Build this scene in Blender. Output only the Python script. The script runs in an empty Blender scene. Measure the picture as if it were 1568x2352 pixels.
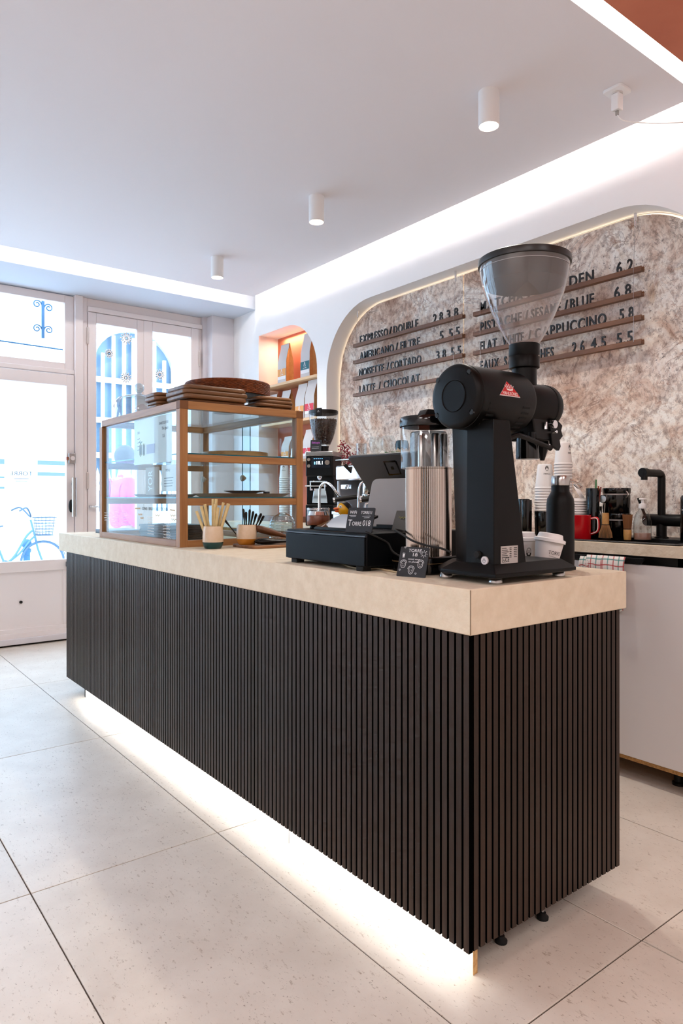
import bpy, bmesh, math, random
from math import pi, sin, cos, radians as R, sqrt
from mathutils import Vector as V, Matrix
from mathutils.geometry import tessellate_polygon

S = bpy.context.scene
COL = S.collection
random.seed(7)

def hx(s):
    s = s.lstrip('#')
    r = []
    for i in (0, 2, 4):
        c = int(s[i:i+2], 16)/255
        r.append(c/12.92 if c <= .04045 else ((c+.055)/1.055)**2.4)
    return (r[0], r[1], r[2], 1)

# ------------------------------------------------------------------ camera
F, YAW, HZ, CAMZ = 1590., 37.6, 1144., 1.155
cam = bpy.data.cameras.new('camera'); camo = bpy.data.objects.new('camera', cam); COL.objects.link(camo)
cam.sensor_fit = 'HORIZONTAL'; cam.sensor_width = 24.; cam.lens = F/1568*24
cam.shift_y = -(1176-HZ)/1568
cam.clip_start = .02; cam.clip_end = 200
camo.location = (0, 0, CAMZ); camo.rotation_euler = (R(90), 0, R(-YAW))
S.camera = camo

# ------------------------------------------------------------------ exposure, world, lights
S.view_settings.view_transform = 'Standard'; S.view_settings.look = 'None'
S.view_settings.exposure = 1.35; S.view_settings.gamma = 1; S.view_settings.use_curve_mapping = False
S.cycles.use_denoising = True
try: S.cycles.denoiser = 'OPENIMAGEDENOISE'
except Exception: pass
S.cycles.max_bounces = 14; S.cycles.transparent_max_bounces = 24; S.cycles.transmission_bounces = 12
S.cycles.glossy_bounces = 5; S.cycles.diffuse_bounces = 6
S.cycles.sample_clamp_indirect = 6; S.cycles.caustics_reflective = False; S.cycles.caustics_refractive = False
W = bpy.data.worlds.new('overcast sky'); S.world = W; W.use_nodes = True
bg = W.node_tree.nodes['Background']; bg.inputs[0].default_value = (.62, .79, 1.0, 1); bg.inputs[1].default_value = 3.7

def area(name, loc, size, rot, power, col=(1, .96, .9), spread=180):
    l = bpy.data.lights.new(name, 'AREA'); l.shape = 'RECTANGLE'; l.size, l.size_y = size
    l.energy = power; l.color = col; l.spread = R(spread)
    o = bpy.data.objects.new(name, l); COL.objects.link(o); o.location = loc; o.rotation_euler = rot
    return o
LEDC = (1, .96, .94)
# light strips hidden on top of the floating ceiling, shining outwards at the walls
area('cove_led_back', (2.895, 3.2, 2.945), (.02, 3.6), (0, R(-72), 0), 4.6, LEDC)
area('cove_led_front', (.6, 4.97, 2.945), (4.6, .02), (R(72), 0, 0), 4.2, LEDC)
area('cove_led_camera_side', (.6, 1.35, 2.915), (4.6, .02), (R(-60), 0, 0), 6, LEDC)
# light strip under the bar front
area('bar_led', (1.2515, 2.61, .079), (.008, 2.96), (0, R(-8), 0), .85, (1, .97, .93))
# light strip at the top of the arched shelf recess
area('recess_led', (3.235, 4.78, 2.535), (.02, .55), (0, 0, 0), 1.5, (1, .80, .58))
# unseen area lights added to fill the room from the camera side
for i, (x, y) in enumerate(((-1.7, .7), (-1.6, -.7), (-.3, -.9), (1.2, -1.6))):
    area('room_fill_light', (x, y, 2.80), (.6, .6), (0, 0, 0), 9.5, (1, .975, .97))

# ------------------------------------------------------------------ materials
MATS = {}
def nodes(name):
    m = bpy.data.materials.new(name); m.use_nodes = True
    return m, m.node_tree, m.node_tree.nodes['Principled BSDF']
def mat(name, col, rough=.5, metal=0, var=None, vscale=8, stretch=None, bump=0, bscale=60, spec=.5, emit=None, es=1,
        coat=0, detail=6, rnd=0, ramp=(.35, .65), trans=0, sss=0):
    """principled material; var = second colour mixed in by noise, bump = noise relief, rnd = value change per object"""
    if name in MATS: return MATS[name]
    m, nt, p = nodes(name); N = nt.nodes; L = nt.links
    col = hx(col) if isinstance(col, str) else col
    p.inputs['Base Color'].default_value = col
    p.inputs['Roughness'].default_value = rough; p.inputs['Metallic'].default_value = metal
    p.inputs['Specular IOR Level'].default_value = spec; p.inputs['Coat Weight'].default_value = coat
    p.inputs['Transmission Weight'].default_value = trans
    out = None
    if var or bump:
        tc = N.new('ShaderNodeTexCoord'); mp = N.new('ShaderNodeMapping')
        L.new(tc.outputs['Object'], mp.inputs[0])
        if stretch: mp.inputs['Scale'].default_value = stretch
    if var:
        var = hx(var) if isinstance(var, str) else var
        n = N.new('ShaderNodeTexNoise'); n.inputs['Scale'].default_value = vscale; n.inputs['Detail'].default_value = detail
        n.inputs['Roughness'].default_value = .6
        L.new(mp.outputs[0], n.inputs[0])
        r = N.new('ShaderNodeValToRGB'); r.color_ramp.elements[0].position = ramp[0]; r.color_ramp.elements[1].position = ramp[1]
        r.color_ramp.elements[0].color = col; r.color_ramp.elements[1].color = var
        L.new(n.outputs[0], r.inputs[0]); out = r.outputs[0]
    if rnd:
        oi = N.new('ShaderNodeObjectInfo'); mr = N.new('ShaderNodeMapRange')
        mr.inputs[3].default_value = 1-rnd; mr.inputs[4].default_value = 1+rnd
        L.new(oi.outputs['Random'], mr.inputs[0])
        hs = N.new('ShaderNodeHueSaturation')
        L.new(mr.outputs[0], hs.inputs['Value'])
        if out: L.new(out, hs.inputs['Color'])
        else: hs.inputs['Color'].default_value = col
        out = hs.outputs[0]
    if out: L.new(out, p.inputs['Base Color'])
    if bump:
        n2 = N.new('ShaderNodeTexNoise'); n2.inputs['Scale'].default_value = bscale; n2.inputs['Detail'].default_value = 5
        L.new(mp.outputs[0], n2.inputs[0])
        b = N.new('ShaderNodeBump'); b.inputs['Strength'].default_value = bump; b.inputs['Distance'].default_value = .004
        L.new(n2.outputs[0], b.inputs['Height']); L.new(b.outputs[0], p.inputs['Normal'])
    if emit:
        p.inputs['Emission Color'].default_value = hx(emit) if isinstance(emit, str) else emit
        p.inputs['Emission Strength'].default_value = es
    MATS[name] = m
    return m
def thin_glass(name, tint='#ffffff', refl=1.0, rough=0.0, base=.03, haze=0):
    """pane glass: straight see-through plus a fresnel reflection"""
    if name in MATS: return MATS[name]
    m = bpy.data.materials.new(name); m.use_nodes = True; nt = m.node_tree; N = nt.nodes; L = nt.links; N.clear()
    o = N.new('ShaderNodeOutputMaterial'); mx = N.new('ShaderNodeMixShader'); t = N.new('ShaderNodeBsdfTransparent')
    g = N.new('ShaderNodeBsdfGlossy'); lw = N.new('ShaderNodeLayerWeight'); lw.inputs[0].default_value = .5
    pw = N.new('ShaderNodeMath'); pw.operation = 'POWER'; pw.inputs[1].default_value = 4.5; L.new(lw.outputs['Facing'], pw.inputs[0])
    t.inputs[0].default_value = hx(tint); g.inputs['Roughness'].default_value = rough
    ma = N.new('ShaderNodeMath'); ma.operation = 'MULTIPLY_ADD'; ma.inputs[1].default_value = refl; ma.inputs[2].default_value = base
    ma.use_clamp = True; L.new(pw.outputs[0], ma.inputs[0]); L.new(ma.outputs[0], mx.inputs[0])
    src = t.outputs[0]
    if haze:      # dusty film on the plastic
        hz = N.new('ShaderNodeMixShader'); hz.inputs[0].default_value = haze; df = N.new('ShaderNodeBsdfDiffuse'); df.inputs[0].default_value = (.8, .76, .74, 1)
        L.new(src, hz.inputs[1]); L.new(df.outputs[0], hz.inputs[2]); src = hz.outputs[0]
    L.new(src, mx.inputs[1]); L.new(g.outputs[0], mx.inputs[2]); L.new(mx.outputs[0], o.inputs[0])
    MATS[name] = m
    return m
def wood(name, dark, light, scale=14, along='x', rough=.45, rnd=0, bump=.05):
    st = {'x': (.06, 1, 1), 'y': (1, .06, 1), 'z': (1, 1, .06)}[along]
    return mat(name, dark, rough, var=light, vscale=scale*4, stretch=st, bump=bump, bscale=scale*8, rnd=rnd, detail=8, ramp=(.3, .7))

WHITE = mat('white plaster', '#efecea', .85, bump=.06, bscale=30)
CEIL = mat('ceiling paint', '#e6e2e4', .85, bump=.03, bscale=20)
TERRA = mat('terracotta plaster', '#bb6b50', .9, var='#c67659', vscale=3, bump=.1, bscale=25)
ARCHIN = mat('pale pink plaster', '#e9d2c8', .85)
JOIN = mat('putty joinery paint', '#ebe0dc', .55, bump=.03, bscale=25)
JOINW = mat('white joinery paint', '#dcd6d8', .5)
BLACKM = mat('satin black metal', '#070708', .42, spec=.25)
BLACKP = mat('black plastic', '#060606', .3, spec=.3)
BLACKG = mat('gloss black', '#060607', .12)
NAVYB = mat('powder coated black', '#05070a', .45, spec=.12)
CHROME = mat('chrome', '#e8e8ea', .07, 1)
STEEL = mat('brushed steel', '#b9b7b4', .25, 1)
OAKX = wood('oak along x', '#8c5c33', '#ad7c4a', along='x')
OAKY = wood('oak along y', '#8c5c33', '#ad7c4a', along='y')
OAKZ = wood('oak along z', '#8c5c33', '#ad7c4a', along='z')
BIRCH = wood('pale beech', '#d3a878', '#e2bd90', along='y')
WALN = wood('walnut boards', '#4a2c17', '#8a5f38', scale=9, along='x', rough=.4, rnd=.25)
WALNY = wood('walnut rail', '#54331d', '#7d5335', scale=10, along='y', rough=.5)
GLASS = thin_glass('window glass', '#f4fbff', .8)
CASEG = thin_glass('case glass', '#f4fafb', .55, base=.012)
CLEAR = thin_glass('clear glassware', '#f3f5f5', 1.3, base=.06)
TEAL = mat('glass edge', '#0f6470', .15)
PAPER = mat('white paper', '#e9e6e6', .7)
LID = mat('white lid plastic', '#efedec', .4)
KRAFT = mat('kraft paper', '#c08a52', .75, var='#b07a45', vscale=30, bump=.25, bscale=40)
CREAM = mat('cream glaze', '#d9c3aa', .25, var='#d2b899', vscale=40)
TEALG = mat('dark teal glaze', '#0f3f3e', .25)
MUST = mat('mustard glaze', '#b5731f', .3)
CHALK = mat('chalk marks', '#d8dadd', .9)
SLATE = mat('chalkboard', '#17191d', .6, var='#1d2026', vscale=20)
INK = mat('black ink', '#151312', .6)
RED = mat('red enamel', '#c0101c', .25)
CHIP = mat('raw chipboard', '#b98a50', .9, var='#8a6236', vscale=120)
RUBBER = mat('black rubber', '#0a0a0a', .8)

# ------------------------------------------------------------------ mesh helpers
def sub(o):
    l = V((0, 0, 0))
    while o is not None:
        l = l + o.location; o = o.parent
    return l
class G:
    """collects geometry in world coordinates (or local ones of its parent) and links it as ONE mesh object"""
    def __init__(s): s.v = []; s.f = []
    def add(s, vs, fs, M=None):
        n = len(s.v)
        s.v += [tuple(M @ V(v)) for v in vs] if M is not None else [tuple(v) for v in vs]
        s.f += [tuple(i+n for i in f) for f in fs]
        return s
    def box(s, x0, x1, y0, y1, z0, z1, M=None):
        return s.add([(x, y, z) for x in (x0, x1) for y in (y0, y1) for z in (z0, z1)],
                     [(0, 1, 3, 2), (4, 6, 7, 5), (0, 4, 5, 1), (2, 3, 7, 6), (0, 2, 6, 4), (1, 5, 7, 3)], M)
    def loft(s, loops, cap=True, closed=True, M=None):
        n = len(loops[0]); vs = [p for l in loops for p in l]; fs = []
        for i in range(len(loops)-1):
            for j in range(n if closed else n-1):
                k = (j+1) % n
                fs.append((i*n+j, i*n+k, (i+1)*n+k, (i+1)*n+j))
        if cap: fs += [tuple(range(n))[::-1], tuple(range((len(loops)-1)*n, len(loops)*n))]
        return s.add(vs, fs, M)
    def prism(s, pts, a, b, ax='z', M=None):
        q = {'z': lambda u, v, w: (u, v, w), 'x': lambda u, v, w: (w, u, v), 'y': lambda u, v, w: (u, w, v)}[ax]
        return s.loft([[q(u, v, a) for u, v in pts], [q(u, v, b) for u, v in pts]], M=M)
    def lathe(s, prof, c=(0, 0, 0), n=32, ax='z', M=None, cap=True):
        def q(r, h, t):
            a, b = r*cos(t), r*sin(t)
            p = {'z': (a, b, h), 'x': (h, a, b), 'y': (a, h, b)}[ax]
            return (p[0]+c[0], p[1]+c[1], p[2]+c[2])
        loops = [[q(max(r, 1e-5), h, 2*pi*i/n) for i in range(n)] for r, h in prof]
        return s.loft(loops, cap=cap, M=M)
    def tube(s, path, r, n=8, M=None, cap=True):
        P = [V(p) for p in path]; rs = r if isinstance(r, (list, tuple)) else [r]*len(P)
        loops = []; u = None
        for i, p in enumerate(P):
            d = (P[min(i+1, len(P)-1)]-P[max(i-1, 0)]).normalized()
            if u is None:
                u = d.cross(V((0, 0, 1)))
                if u.length < .1: u = d.cross(V((1, 0, 0)))
            u = (u-d*u.dot(d)).normalized(); w = d.cross(u)
            loops.append([tuple(p+(u*cos(2*pi*k/n)+w*sin(2*pi*k/n))*rs[i]) for k in range(n)])
        return s.loft(loops, cap=cap, M=M)
    def ball(s, c, r, n=16, m=10, sc=(1, 1, 1), M=None):
        prof = [(sin(pi*i/m), -cos(pi*i/m)) for i in range(m+1)]
        loops = [[(c[0]+r*sc[0]*max(a, 1e-4)*cos(2*pi*k/n), c[1]+r*sc[1]*max(a, 1e-4)*sin(2*pi*k/n), c[2]+r*sc[2]*h) for k in range(n)] for a, h in prof]
        return s.loft(loops, M=M)
    def build(s, name, m, parent=None, local=False, bev=0, seg=2, smooth=40, org=None):
        if parent is not None: o0 = V((0, 0, 0)) if local else sub(parent)
        elif org is not None: o0 = V(org)
        else:
            xs, ys, zs = zip(*s.v); o0 = V(((min(xs)+max(xs))/2, (min(ys)+max(ys))/2, min(zs)))
        me = bpy.data.meshes.new(name)
        me.from_pydata([tuple(V(v)-o0) for v in s.v], [], s.f)
        bm = bmesh.new(); bm.from_mesh(me); bmesh.ops.recalc_face_normals(bm, faces=bm.faces); bm.to_mesh(me); bm.free()
        if smooth:
            me.polygons.foreach_set('use_smooth', [True]*len(me.polygons)); me.set_sharp_from_angle(angle=R(smooth))
        me.materials.append(m)
        o = bpy.data.objects.new(name, me); COL.objects.link(o)
        if parent is not None: o.parent = parent
        else: o.location = o0
        if bev:
            b = o.modifiers.new('edge', 'BEVEL'); b.width = bev; b.segments = seg; b.limit_method = 'ANGLE'; b.angle_limit = R(35)
        return o
def box(name, m, x0, x1, y0, y1, z0, z1, parent=None, bev=0, local=False): return G().box(x0, x1, y0, y1, z0, z1).build(name, m, parent, local, bev)
def rrect(x0, x1, y0, y1, r, n=5):
    pts = []
    for cx, cy, a in ((x1-r, y1-r, 0), (x0+r, y1-r, 90), (x0+r, y0+r, 180), (x1-r, y0+r, 270)):
        pts += [(cx+r*cos(R(a+90*i/n)), cy+r*sin(R(a+90*i/n))) for i in range(n+1)]
    return pts
def bez(*P, n=14):
    """smooth path through points"""
    P = [V(p) for p in P]; out = []
    for i in range(len(P)-1):
        a, b, c, d = P[max(i-1, 0)], P[i], P[i+1], P[min(i+2, len(P)-1)]
        for k in range(n):
            t = k/n
            out.append(.5*((2*b)+(c-a)*t+(2*a-5*b+4*c-d)*t*t+(3*b-a-3*c+d)*t**3))
    return out+[P[-1]]
def tag(o, label, cat, group=None, kind=None):
    o['label'] = label; o['category'] = cat
    if group: o['group'] = group
    if kind: o['kind'] = kind
    return o
def thing(name, label, cat, loc, group=None, rz=0):
    o = bpy.data.objects.new(name, None); COL.objects.link(o); o.empty_display_size = .05
    o.location = loc; o.rotation_euler = (0, 0, rz)
    return tag(o, label, cat, group)
def struct(o): o['kind'] = 'structure'; return o
def dup(o, loc=None, parent=None, label=None, rot=None):
    c = o.copy(); COL.objects.link(c)
    if parent is not None: c.parent = parent
    if loc is not None: c.location = loc
    if rot is not None: c.rotation_euler = rot
    if label: c['label'] = label
    for ch in list(o.children): dup(ch, parent=c)
    return c
_T = {}
def glyphs(s, ext, wt=0):
    if (s, ext, wt) not in _T:
        cu = bpy.data.curves.new('t', 'FONT'); cu.body = s; cu.extrude = ext; cu.resolution_u = 3; cu.offset = wt
        o = bpy.data.objects.new('t', cu); COL.objects.link(o)
        dg = bpy.context.evaluated_depsgraph_get(); dg.update()
        me = bpy.data.meshes.new_from_object(o.evaluated_get(dg))
        _T[(s, ext, wt)] = ([tuple(v.co) for v in me.vertices], [tuple(p.vertices) for p in me.polygons])
        bpy.data.objects.remove(o); bpy.data.curves.remove(cu); bpy.data.meshes.remove(me)
    return _T[(s, ext, wt)]
def frameM(o, right, up, rot=0):
    r = V(right).normalized(); u = V(up).normalized(); u = (u-r*u.dot(r)).normalized(); n = r.cross(u)
    if rot: r, u = r*cos(rot)+u*sin(rot), u*cos(rot)-r*sin(rot)
    return Matrix(((r.x, u.x, n.x, o[0]), (r.y, u.y, n.y, o[1]), (r.z, u.z, n.z, o[2]), (0, 0, 0, 1)))
def gtext(g, s, o, right, up, h, w=None, depth=.0004, center=True, rot=0, M=None):
    """lettering in the plane (right, up) at o; h = capital height, w = fitted width"""
    vs, fs = glyphs(s, .5)
    if not vs: return g
    x0 = min(v[0] for v in vs); x1 = max(v[0] for v in vs)
    sy = h/.69; sx = (w/(x1-x0)) if w else sy; cx = (x0+x1)/2 if center else x0
    FM = frameM(o, right, up, rot)
    if M is not None: FM = M @ FM
    return g.add([((v[0]-cx)*sx, v[1]*sy, (v[2]+.5)*depth) for v in vs], fs, FM)
def ribbon(g, pts, wd, o, right, up, M=None, off=.0006):
    FM = frameM(o, right, up)
    if M is not None: FM = M @ FM
    P = [V((p[0], p[1])) for p in pts]; vs = []
    for i, p in enumerate(P):
        d = (P[min(i+1, len(P)-1)]-P[max(i-1, 0)])
        d = d.normalized() if d.length > 1e-9 else V((1, 0))
        q = V((-d.y, d.x))*wd/2
        vs += [(p.x+q.x, p.y+q.y, off), (p.x-q.x, p.y-q.y, off)]
    return g.add(vs, [(2*i, 2*i+1, 2*i+3, 2*i+2) for i in range(len(P)-1)], FM)
def circ(cx, cy, rx, ry=None, n=14, a0=0, a1=360):
    ry = rx if ry is None else ry
    return [(cx+rx*cos(R(a0+(a1-a0)*i/n)), cy+ry*sin(R(a0+(a1-a0)*i/n))) for i in range(n+1)]
NX = ((0, -1, 0), (0, 0, 1))     # surfaces seen by someone looking along +X
NY = ((1, 0, 0), (0, 0, 1))      # surfaces seen by someone looking along +Y
# ================================================================== the room
TILEM = mat('limestone floor tile', '#e2d8cb', .36, var='#d1c5b7', vscale=5, bump=.12, bscale=45, rnd=.03, detail=12, ramp=(.35, .75))
def speck(m, scale, lo, col, scale2=None):
    """dark flecks mixed into a material's colour (they belong to the stone)"""
    nt = m.node_tree; N = nt.nodes; L = nt.links; p = N['Principled BSDF']
    src = p.inputs['Base Color'].links[0].from_socket
    tc = N.new('ShaderNodeTexCoord'); mp = N.new('ShaderNodeMapping'); mp.inputs['Scale'].default_value = scale2 or (1, 1, 1)
    n = N.new('ShaderNodeTexNoise'); n.inputs['Scale'].default_value = scale; n.inputs['Detail'].default_value = 6; n.inputs['Roughness'].default_value = .7
    oi = N.new('ShaderNodeObjectInfo'); ml = N.new('ShaderNodeVectorMath'); ml.operation = 'MULTIPLY_ADD'; ml.inputs[1].default_value = (37, 53, 11)
    L.new(oi.outputs['Random'], ml.inputs[0]); L.new(tc.outputs['Object'], ml.inputs[2])      # every tile gets its own stretch of stone
    L.new(ml.outputs[0], mp.inputs[0]); L.new(mp.outputs[0], n.inputs[0])
    r = N.new('ShaderNodeValToRGB'); r.color_ramp.elements[0].position = lo; r.color_ramp.elements[1].position = lo+.07
    r.color_ramp.elements[0].color = (0, 0, 0, 1); r.color_ramp.elements[1].color = (1, 1, 1, 1)
    L.new(n.outputs[0], r.inputs[0])
    mx = N.new('ShaderNodeMixRGB'); mx.inputs[2].default_value = hx(col)
    L.new(r.outputs[0], mx.inputs[0]); L.new(src, mx.inputs[1]); L.new(mx.outputs[0], p.inputs['Base Color'])
speck(TILEM, 95, .60, '#b8a897', (1, .4, 1))
speck(TILEM, 150, .62, '#857362', (1, .55, 1))
floor = struct(box('floor', mat('dark grout', '#4c4037', .9), -2.5, 3.4, -3.2, 5.9, -.06, -.003))
t0 = None
TX, TY = .6045, 1.2
for i in range(-5, 5):
    for j in range(-4, 5):
        x0, y0 = .515+TX*i, .955+TY*j
        if t0 is None:
            t0 = G().box(-TX/2+.0019, TX/2-.0019, -TY/2+.0019, TY/2-.0019, -.012, 0).build('tile', TILEM, floor, local=True, bev=.0008, seg=1)
            o = t0
        else: o = dup(t0, parent=floor)
        o.location = V((x0+TX/2, y0+TY/2, 0))-sub(floor)
        if i % 2: o.rotation_euler = (0, 0, pi)
# floating ceiling and the real slab above
struct(box('ceiling', CEIL, -2.3, 2.93, 1.375, 5.005, 2.83, 2.90))
struct(box('ceiling', WHITE, -2.6, 3.4, -3.2, 5.95, 3.06, 3.14))
struct(box('ceiling', TERRA, -2.5, 3.08, -3.2, 1.308, 2.83, 3.06))
prof = box('trim_1', mat('light strip diffuser', '#ffffff', .5, emit=(1, .97, .92, 1), es=1.6), -2.3, 2.93, 1.309, 1.371, 2.842, 2.856); struct(prof)
struct(box('wall_front', mat('beam sky tint', '#ced3dc', .85), -2.6, 3.3, 5.29, 5.95, 2.815, 3.06))                    # lowered beam over the shop front, bluish sky light put into its colour
struct(box('wall_left', WHITE, -2.6, -2.5, -3.2, 5.95, 0, 3.06))
struct(box('wall_rear', WHITE, -2.6, 3.4, -3.3, -3.2, 0, 3.06))

# back wall with two recesses
def rr_open(y0, y1, z0, z1, rl, rh, n=14):
    """outline with square feet; rl / rh = top corner radius at low-y / high-y side"""
    pts = [(y0, z0), (y1, z0)]
    if rh: pts += [(y1-rh+rh*cos(R(90*i/n)), z1-rh+rh*sin(R(90*i/n))) for i in range(n+1)]
    else: pts += [(y1, z1)]
    if rl: pts += [(y0+rl-rl*sin(R(90*i/n)), z1-rl+rl*cos(R(90*i/n))) for i in range(n+1)]
    else: pts += [(y0, z1)]
    return pts
NICHE = rr_open(1.35, 4.185, .94, 2.545, .5, .5)
ARCH = rr_open(4.305, 5.17, .94, 2.553, .42, 0)
outer = [(-3.2, 0), (5.23, 0), (5.23, 3.06), (-3.2, 3.06)]
g = G()
loops = [[V((3.08, y, z)) for y, z in l] for l in (outer, NICHE, ARCH)]
allv = [p for l in loops for p in l]
g.add([tuple(p) for p in allv], [tuple(t) for t in tessellate_polygon(loops)])
for l, dep in ((NICHE, .16), (ARCH, .195)):
    g.loft([[(3.08, y, z) for y, z in l], [(3.08+dep, y, z) for y, z in l]], cap=False)
g.add([(3.08, 5.23, 0), (3.125, 5.30, 0), (3.125, 5.30, 3.06), (3.08, 5.23, 3.06)], [(0, 1, 2, 3)])
g.add([(3.125, 5.30, 0), (3.125, 5.95, 0), (3.125, 5.95, 3.06), (3.125, 5.30, 3.06)], [(0, 1, 2, 3)])
wb = struct(g.build('wall_back', WHITE, smooth=25))
struct(box('wall_back', TERRA, 3.276, 3.30, 4.2, 5.3, .9, 2.7))
struct(box('wall_back', WHITE, 3.241, 3.27, 1.2, 4.25, .9, 2.7))
# chrome-thin bead around the big recess, where the stone is set in
g = G(); g.tube([(3.222, y, z) for y, z in NICHE[1:]], .004, 6)
struct(g.build('trim_2', mat('grey bead', '#b9b3b0', .5)))

# pilaster beside the window, wall strips around the shop front
struct(box('wall_front', JOINW, 2.905, 3.125, 5.695, 5.95, 0, 2.815, bev=.004))
struct(box('wall_front', JOINW, 2.868, 2.91, 5.80, 5.95, 0, 2.815))

# ------------------------------------------------------------------ stone cladding (split-face veneer), lit from behind its edge
def stone_mat():
    m, nt, p = nodes('split stone veneer'); N = nt.nodes; L = nt.links
    tc = N.new('ShaderNodeTexCoord')
    def noise(sc, det=8, rough=.6, vec=None, dist=0):
        n = N.new('ShaderNodeTexNoise'); n.inputs['Scale'].default_value = sc; n.inputs['Detail'].default_value = det
        n.inputs['Roughness'].default_value = rough; n.inputs['Distortion'].default_value = dist
        L.new(vec or tc.outputs['Object'], n.inputs[0]); return n
    def ramp(src, *el):
        r = N.new('ShaderNodeValToRGB'); e = r.color_ramp.elements
        while len(e) < len(el): e.new(.5)
        for i, (pos, c) in enumerate(el): e[i].position = pos; e[i].color = hx(c) if isinstance(c, str) else (c, c, c, 1)
        L.new(src, r.inputs[0]); return r
    def mix(f, a, b, mode='MIX'):
        x = N.new('ShaderNodeMixRGB'); x.blend_type = mode
        if isinstance(f, float): x.inputs[0].default_value = f
        else: L.new(f, x.inputs[0])
        L.new(a, x.inputs[1]); L.new(b, x.inputs[2]); return x
    # swirling domain
    w = noise(1.1, 3, .5)
    sb = N.new('ShaderNodeVectorMath'); sb.operation = 'SUBTRACT'; sb.inputs[1].default_value = (.5, .5, .5); L.new(w.outputs['Color'], sb.inputs[0])
    sc = N.new('ShaderNodeVectorMath'); sc.operation = 'SCALE'; sc.inputs['Scale'].default_value = .8; L.new(sb.outputs[0], sc.inputs[0])
    ad = N.new('ShaderNodeVectorMath'); L.new(tc.outputs['Object'], ad.inputs[0]); L.new(sc.outputs[0], ad.inputs[1])
    base = ramp(noise(3.0, 10, .66, ad.outputs[0], .8).outputs[0], (.30, '#b08c78'), (.40, '#dcc0ac'), (.48, '#f6e8da'), (.58, '#fdf8f0'), (.72, '#e2ccb2'))
    rust = ramp(noise(2.3, 10, .7, ad.outputs[0], 1.2).outputs[0], (.55, 0.), (.70, 1.))
    rustc = ramp(noise(14, 6, .6).outputs[0], (.35, '#b27a58'), (.65, '#d3a384'))
    rf = N.new('ShaderNodeMath'); rf.operation = 'MULTIPLY'; rf.inputs[1].default_value = .85; L.new(rust.outputs[0], rf.inputs[0])
    c1 = mix(rf.outputs[0], base.outputs[0], rustc.outputs[0])
    pk = ramp(noise(1.7, 8, .65, ad.outputs[0], .5).outputs[0], (.5, 0.), (.72, 1.))
    pkf = N.new('ShaderNodeMath'); pkf.operation = 'MULTIPLY'; pkf.inputs[1].default_value = .5; L.new(pk.outputs[0], pkf.inputs[0])
    pc = N.new('ShaderNodeRGB'); pc.outputs[0].default_value = hx('#ccaea6')
    c2 = mix(pkf.outputs[0], c1.outputs[0], pc.outputs[0])
    # layered veins: bands bent by the swirl
    wv = N.new('ShaderNodeTexWave'); wv.inputs['Scale'].default_value = 1.6; wv.inputs['Distortion'].default_value = 5; wv.inputs['Detail'].default_value = 6
    wv.inputs['Detail Scale'].default_value = 2.2; wv.bands_direction = 'DIAGONAL'; L.new(ad.outputs[0], wv.inputs[0])
    vein = ramp(wv.outputs[0], (.0, 1.), (.10, 0.))
    vf = N.new('ShaderNodeMath'); vf.operation = 'MULTIPLY'; vf.inputs[1].default_value = .35; L.new(vein.outputs[0], vf.inputs[0])
    vc = N.new('ShaderNodeRGB'); vc.outputs[0].default_value = hx('#a57e6a')
    c3 = mix(vf.outputs[0], c2.outputs[0], vc.outputs[0])
    # flakes: fine grain stretched along the split direction
    mp = N.new('ShaderNodeMapping'); mp.inputs['Scale'].default_value = (1, 1, .8); mp.inputs['Rotation'].default_value = (.6, 0, 0); L.new(tc.outputs['Object'], mp.inputs[0])
    fl = noise(34, 9, .74, mp.outputs[0])
    flr = ramp(fl.outputs[0], (.33, '#7a6660'), (.44, '#cdbfb8'), (.52, '#ffffff'), (.75, '#ffffff'))
    c4 = mix(.68, c3.outputs[0], flr.outputs[0], 'MULTIPLY')
    sp = ramp(noise(62, 5, .7).outputs[0], (.60, 0.), (.66, 1.))
    reg = ramp(noise(1.5, 4, .6, ad.outputs[0]).outputs[0], (.42, 0.05), (.62, .9))
    sf = N.new('ShaderNodeMath'); sf.operation = 'MULTIPLY'; L.new(sp.outputs[0], sf.inputs[0]); L.new(reg.outputs[0], sf.inputs[1])
    dk = N.new('ShaderNodeRGB'); dk.outputs[0].default_value = hx('#3c2f30')
    c5 = mix(sf.outputs[0], c4.outputs[0], dk.outputs[0])
    # thin dark seams where the split layers end, bent by the same swirl
    last = c5
    for sc_, dist_, w_, amt, col_ in ((2.1, 1.6, .012, .7, '#6d4a3a'), (3.7, 2.4, .014, .55, '#57443f'), (1.2, 2.0, .010, .6, '#9a5f38')):
        nn_ = noise(sc_, 7, .6, ad.outputs[0], dist_)
        s1 = N.new('ShaderNodeMath'); s1.operation = 'SUBTRACT'; s1.inputs[1].default_value = .5; L.new(nn_.outputs[0], s1.inputs[0])
        s2 = N.new('ShaderNodeMath'); s2.operation = 'ABSOLUTE'; L.new(s1.outputs[0], s2.inputs[0])
        rr_ = ramp(s2.outputs[0], (.0, 1.), (w_, 0.))
        brk = ramp(noise(5.5, 4, .6).outputs[0], (.46, 0.), (.56, amt))
        m_ = N.new('ShaderNodeMath'); m_.operation = 'MULTIPLY'; L.new(rr_.outputs[0], m_.inputs[0]); L.new(brk.outputs[0], m_.inputs[1])
        cc = N.new('ShaderNodeRGB'); cc.outputs[0].default_value = hx(col_)
        last = mix(m_.outputs[0], last.outputs[0], cc.outputs[0])
    L.new(last.outputs[0], p.inputs['Base Color'])
    p.inputs['Roughness'].default_value = .62
    b = N.new('ShaderNodeBump'); b.inputs['Strength'].default_value = .55; b.inputs['Distance'].default_value = .02
    L.new(fl.outputs[0], b.inputs['Height']); L.new(b.outputs[0], p.inputs['Normal'])
    return m
STONE = stone_mat()
def inset(pts, cy, cz, d):
    return pts
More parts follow.
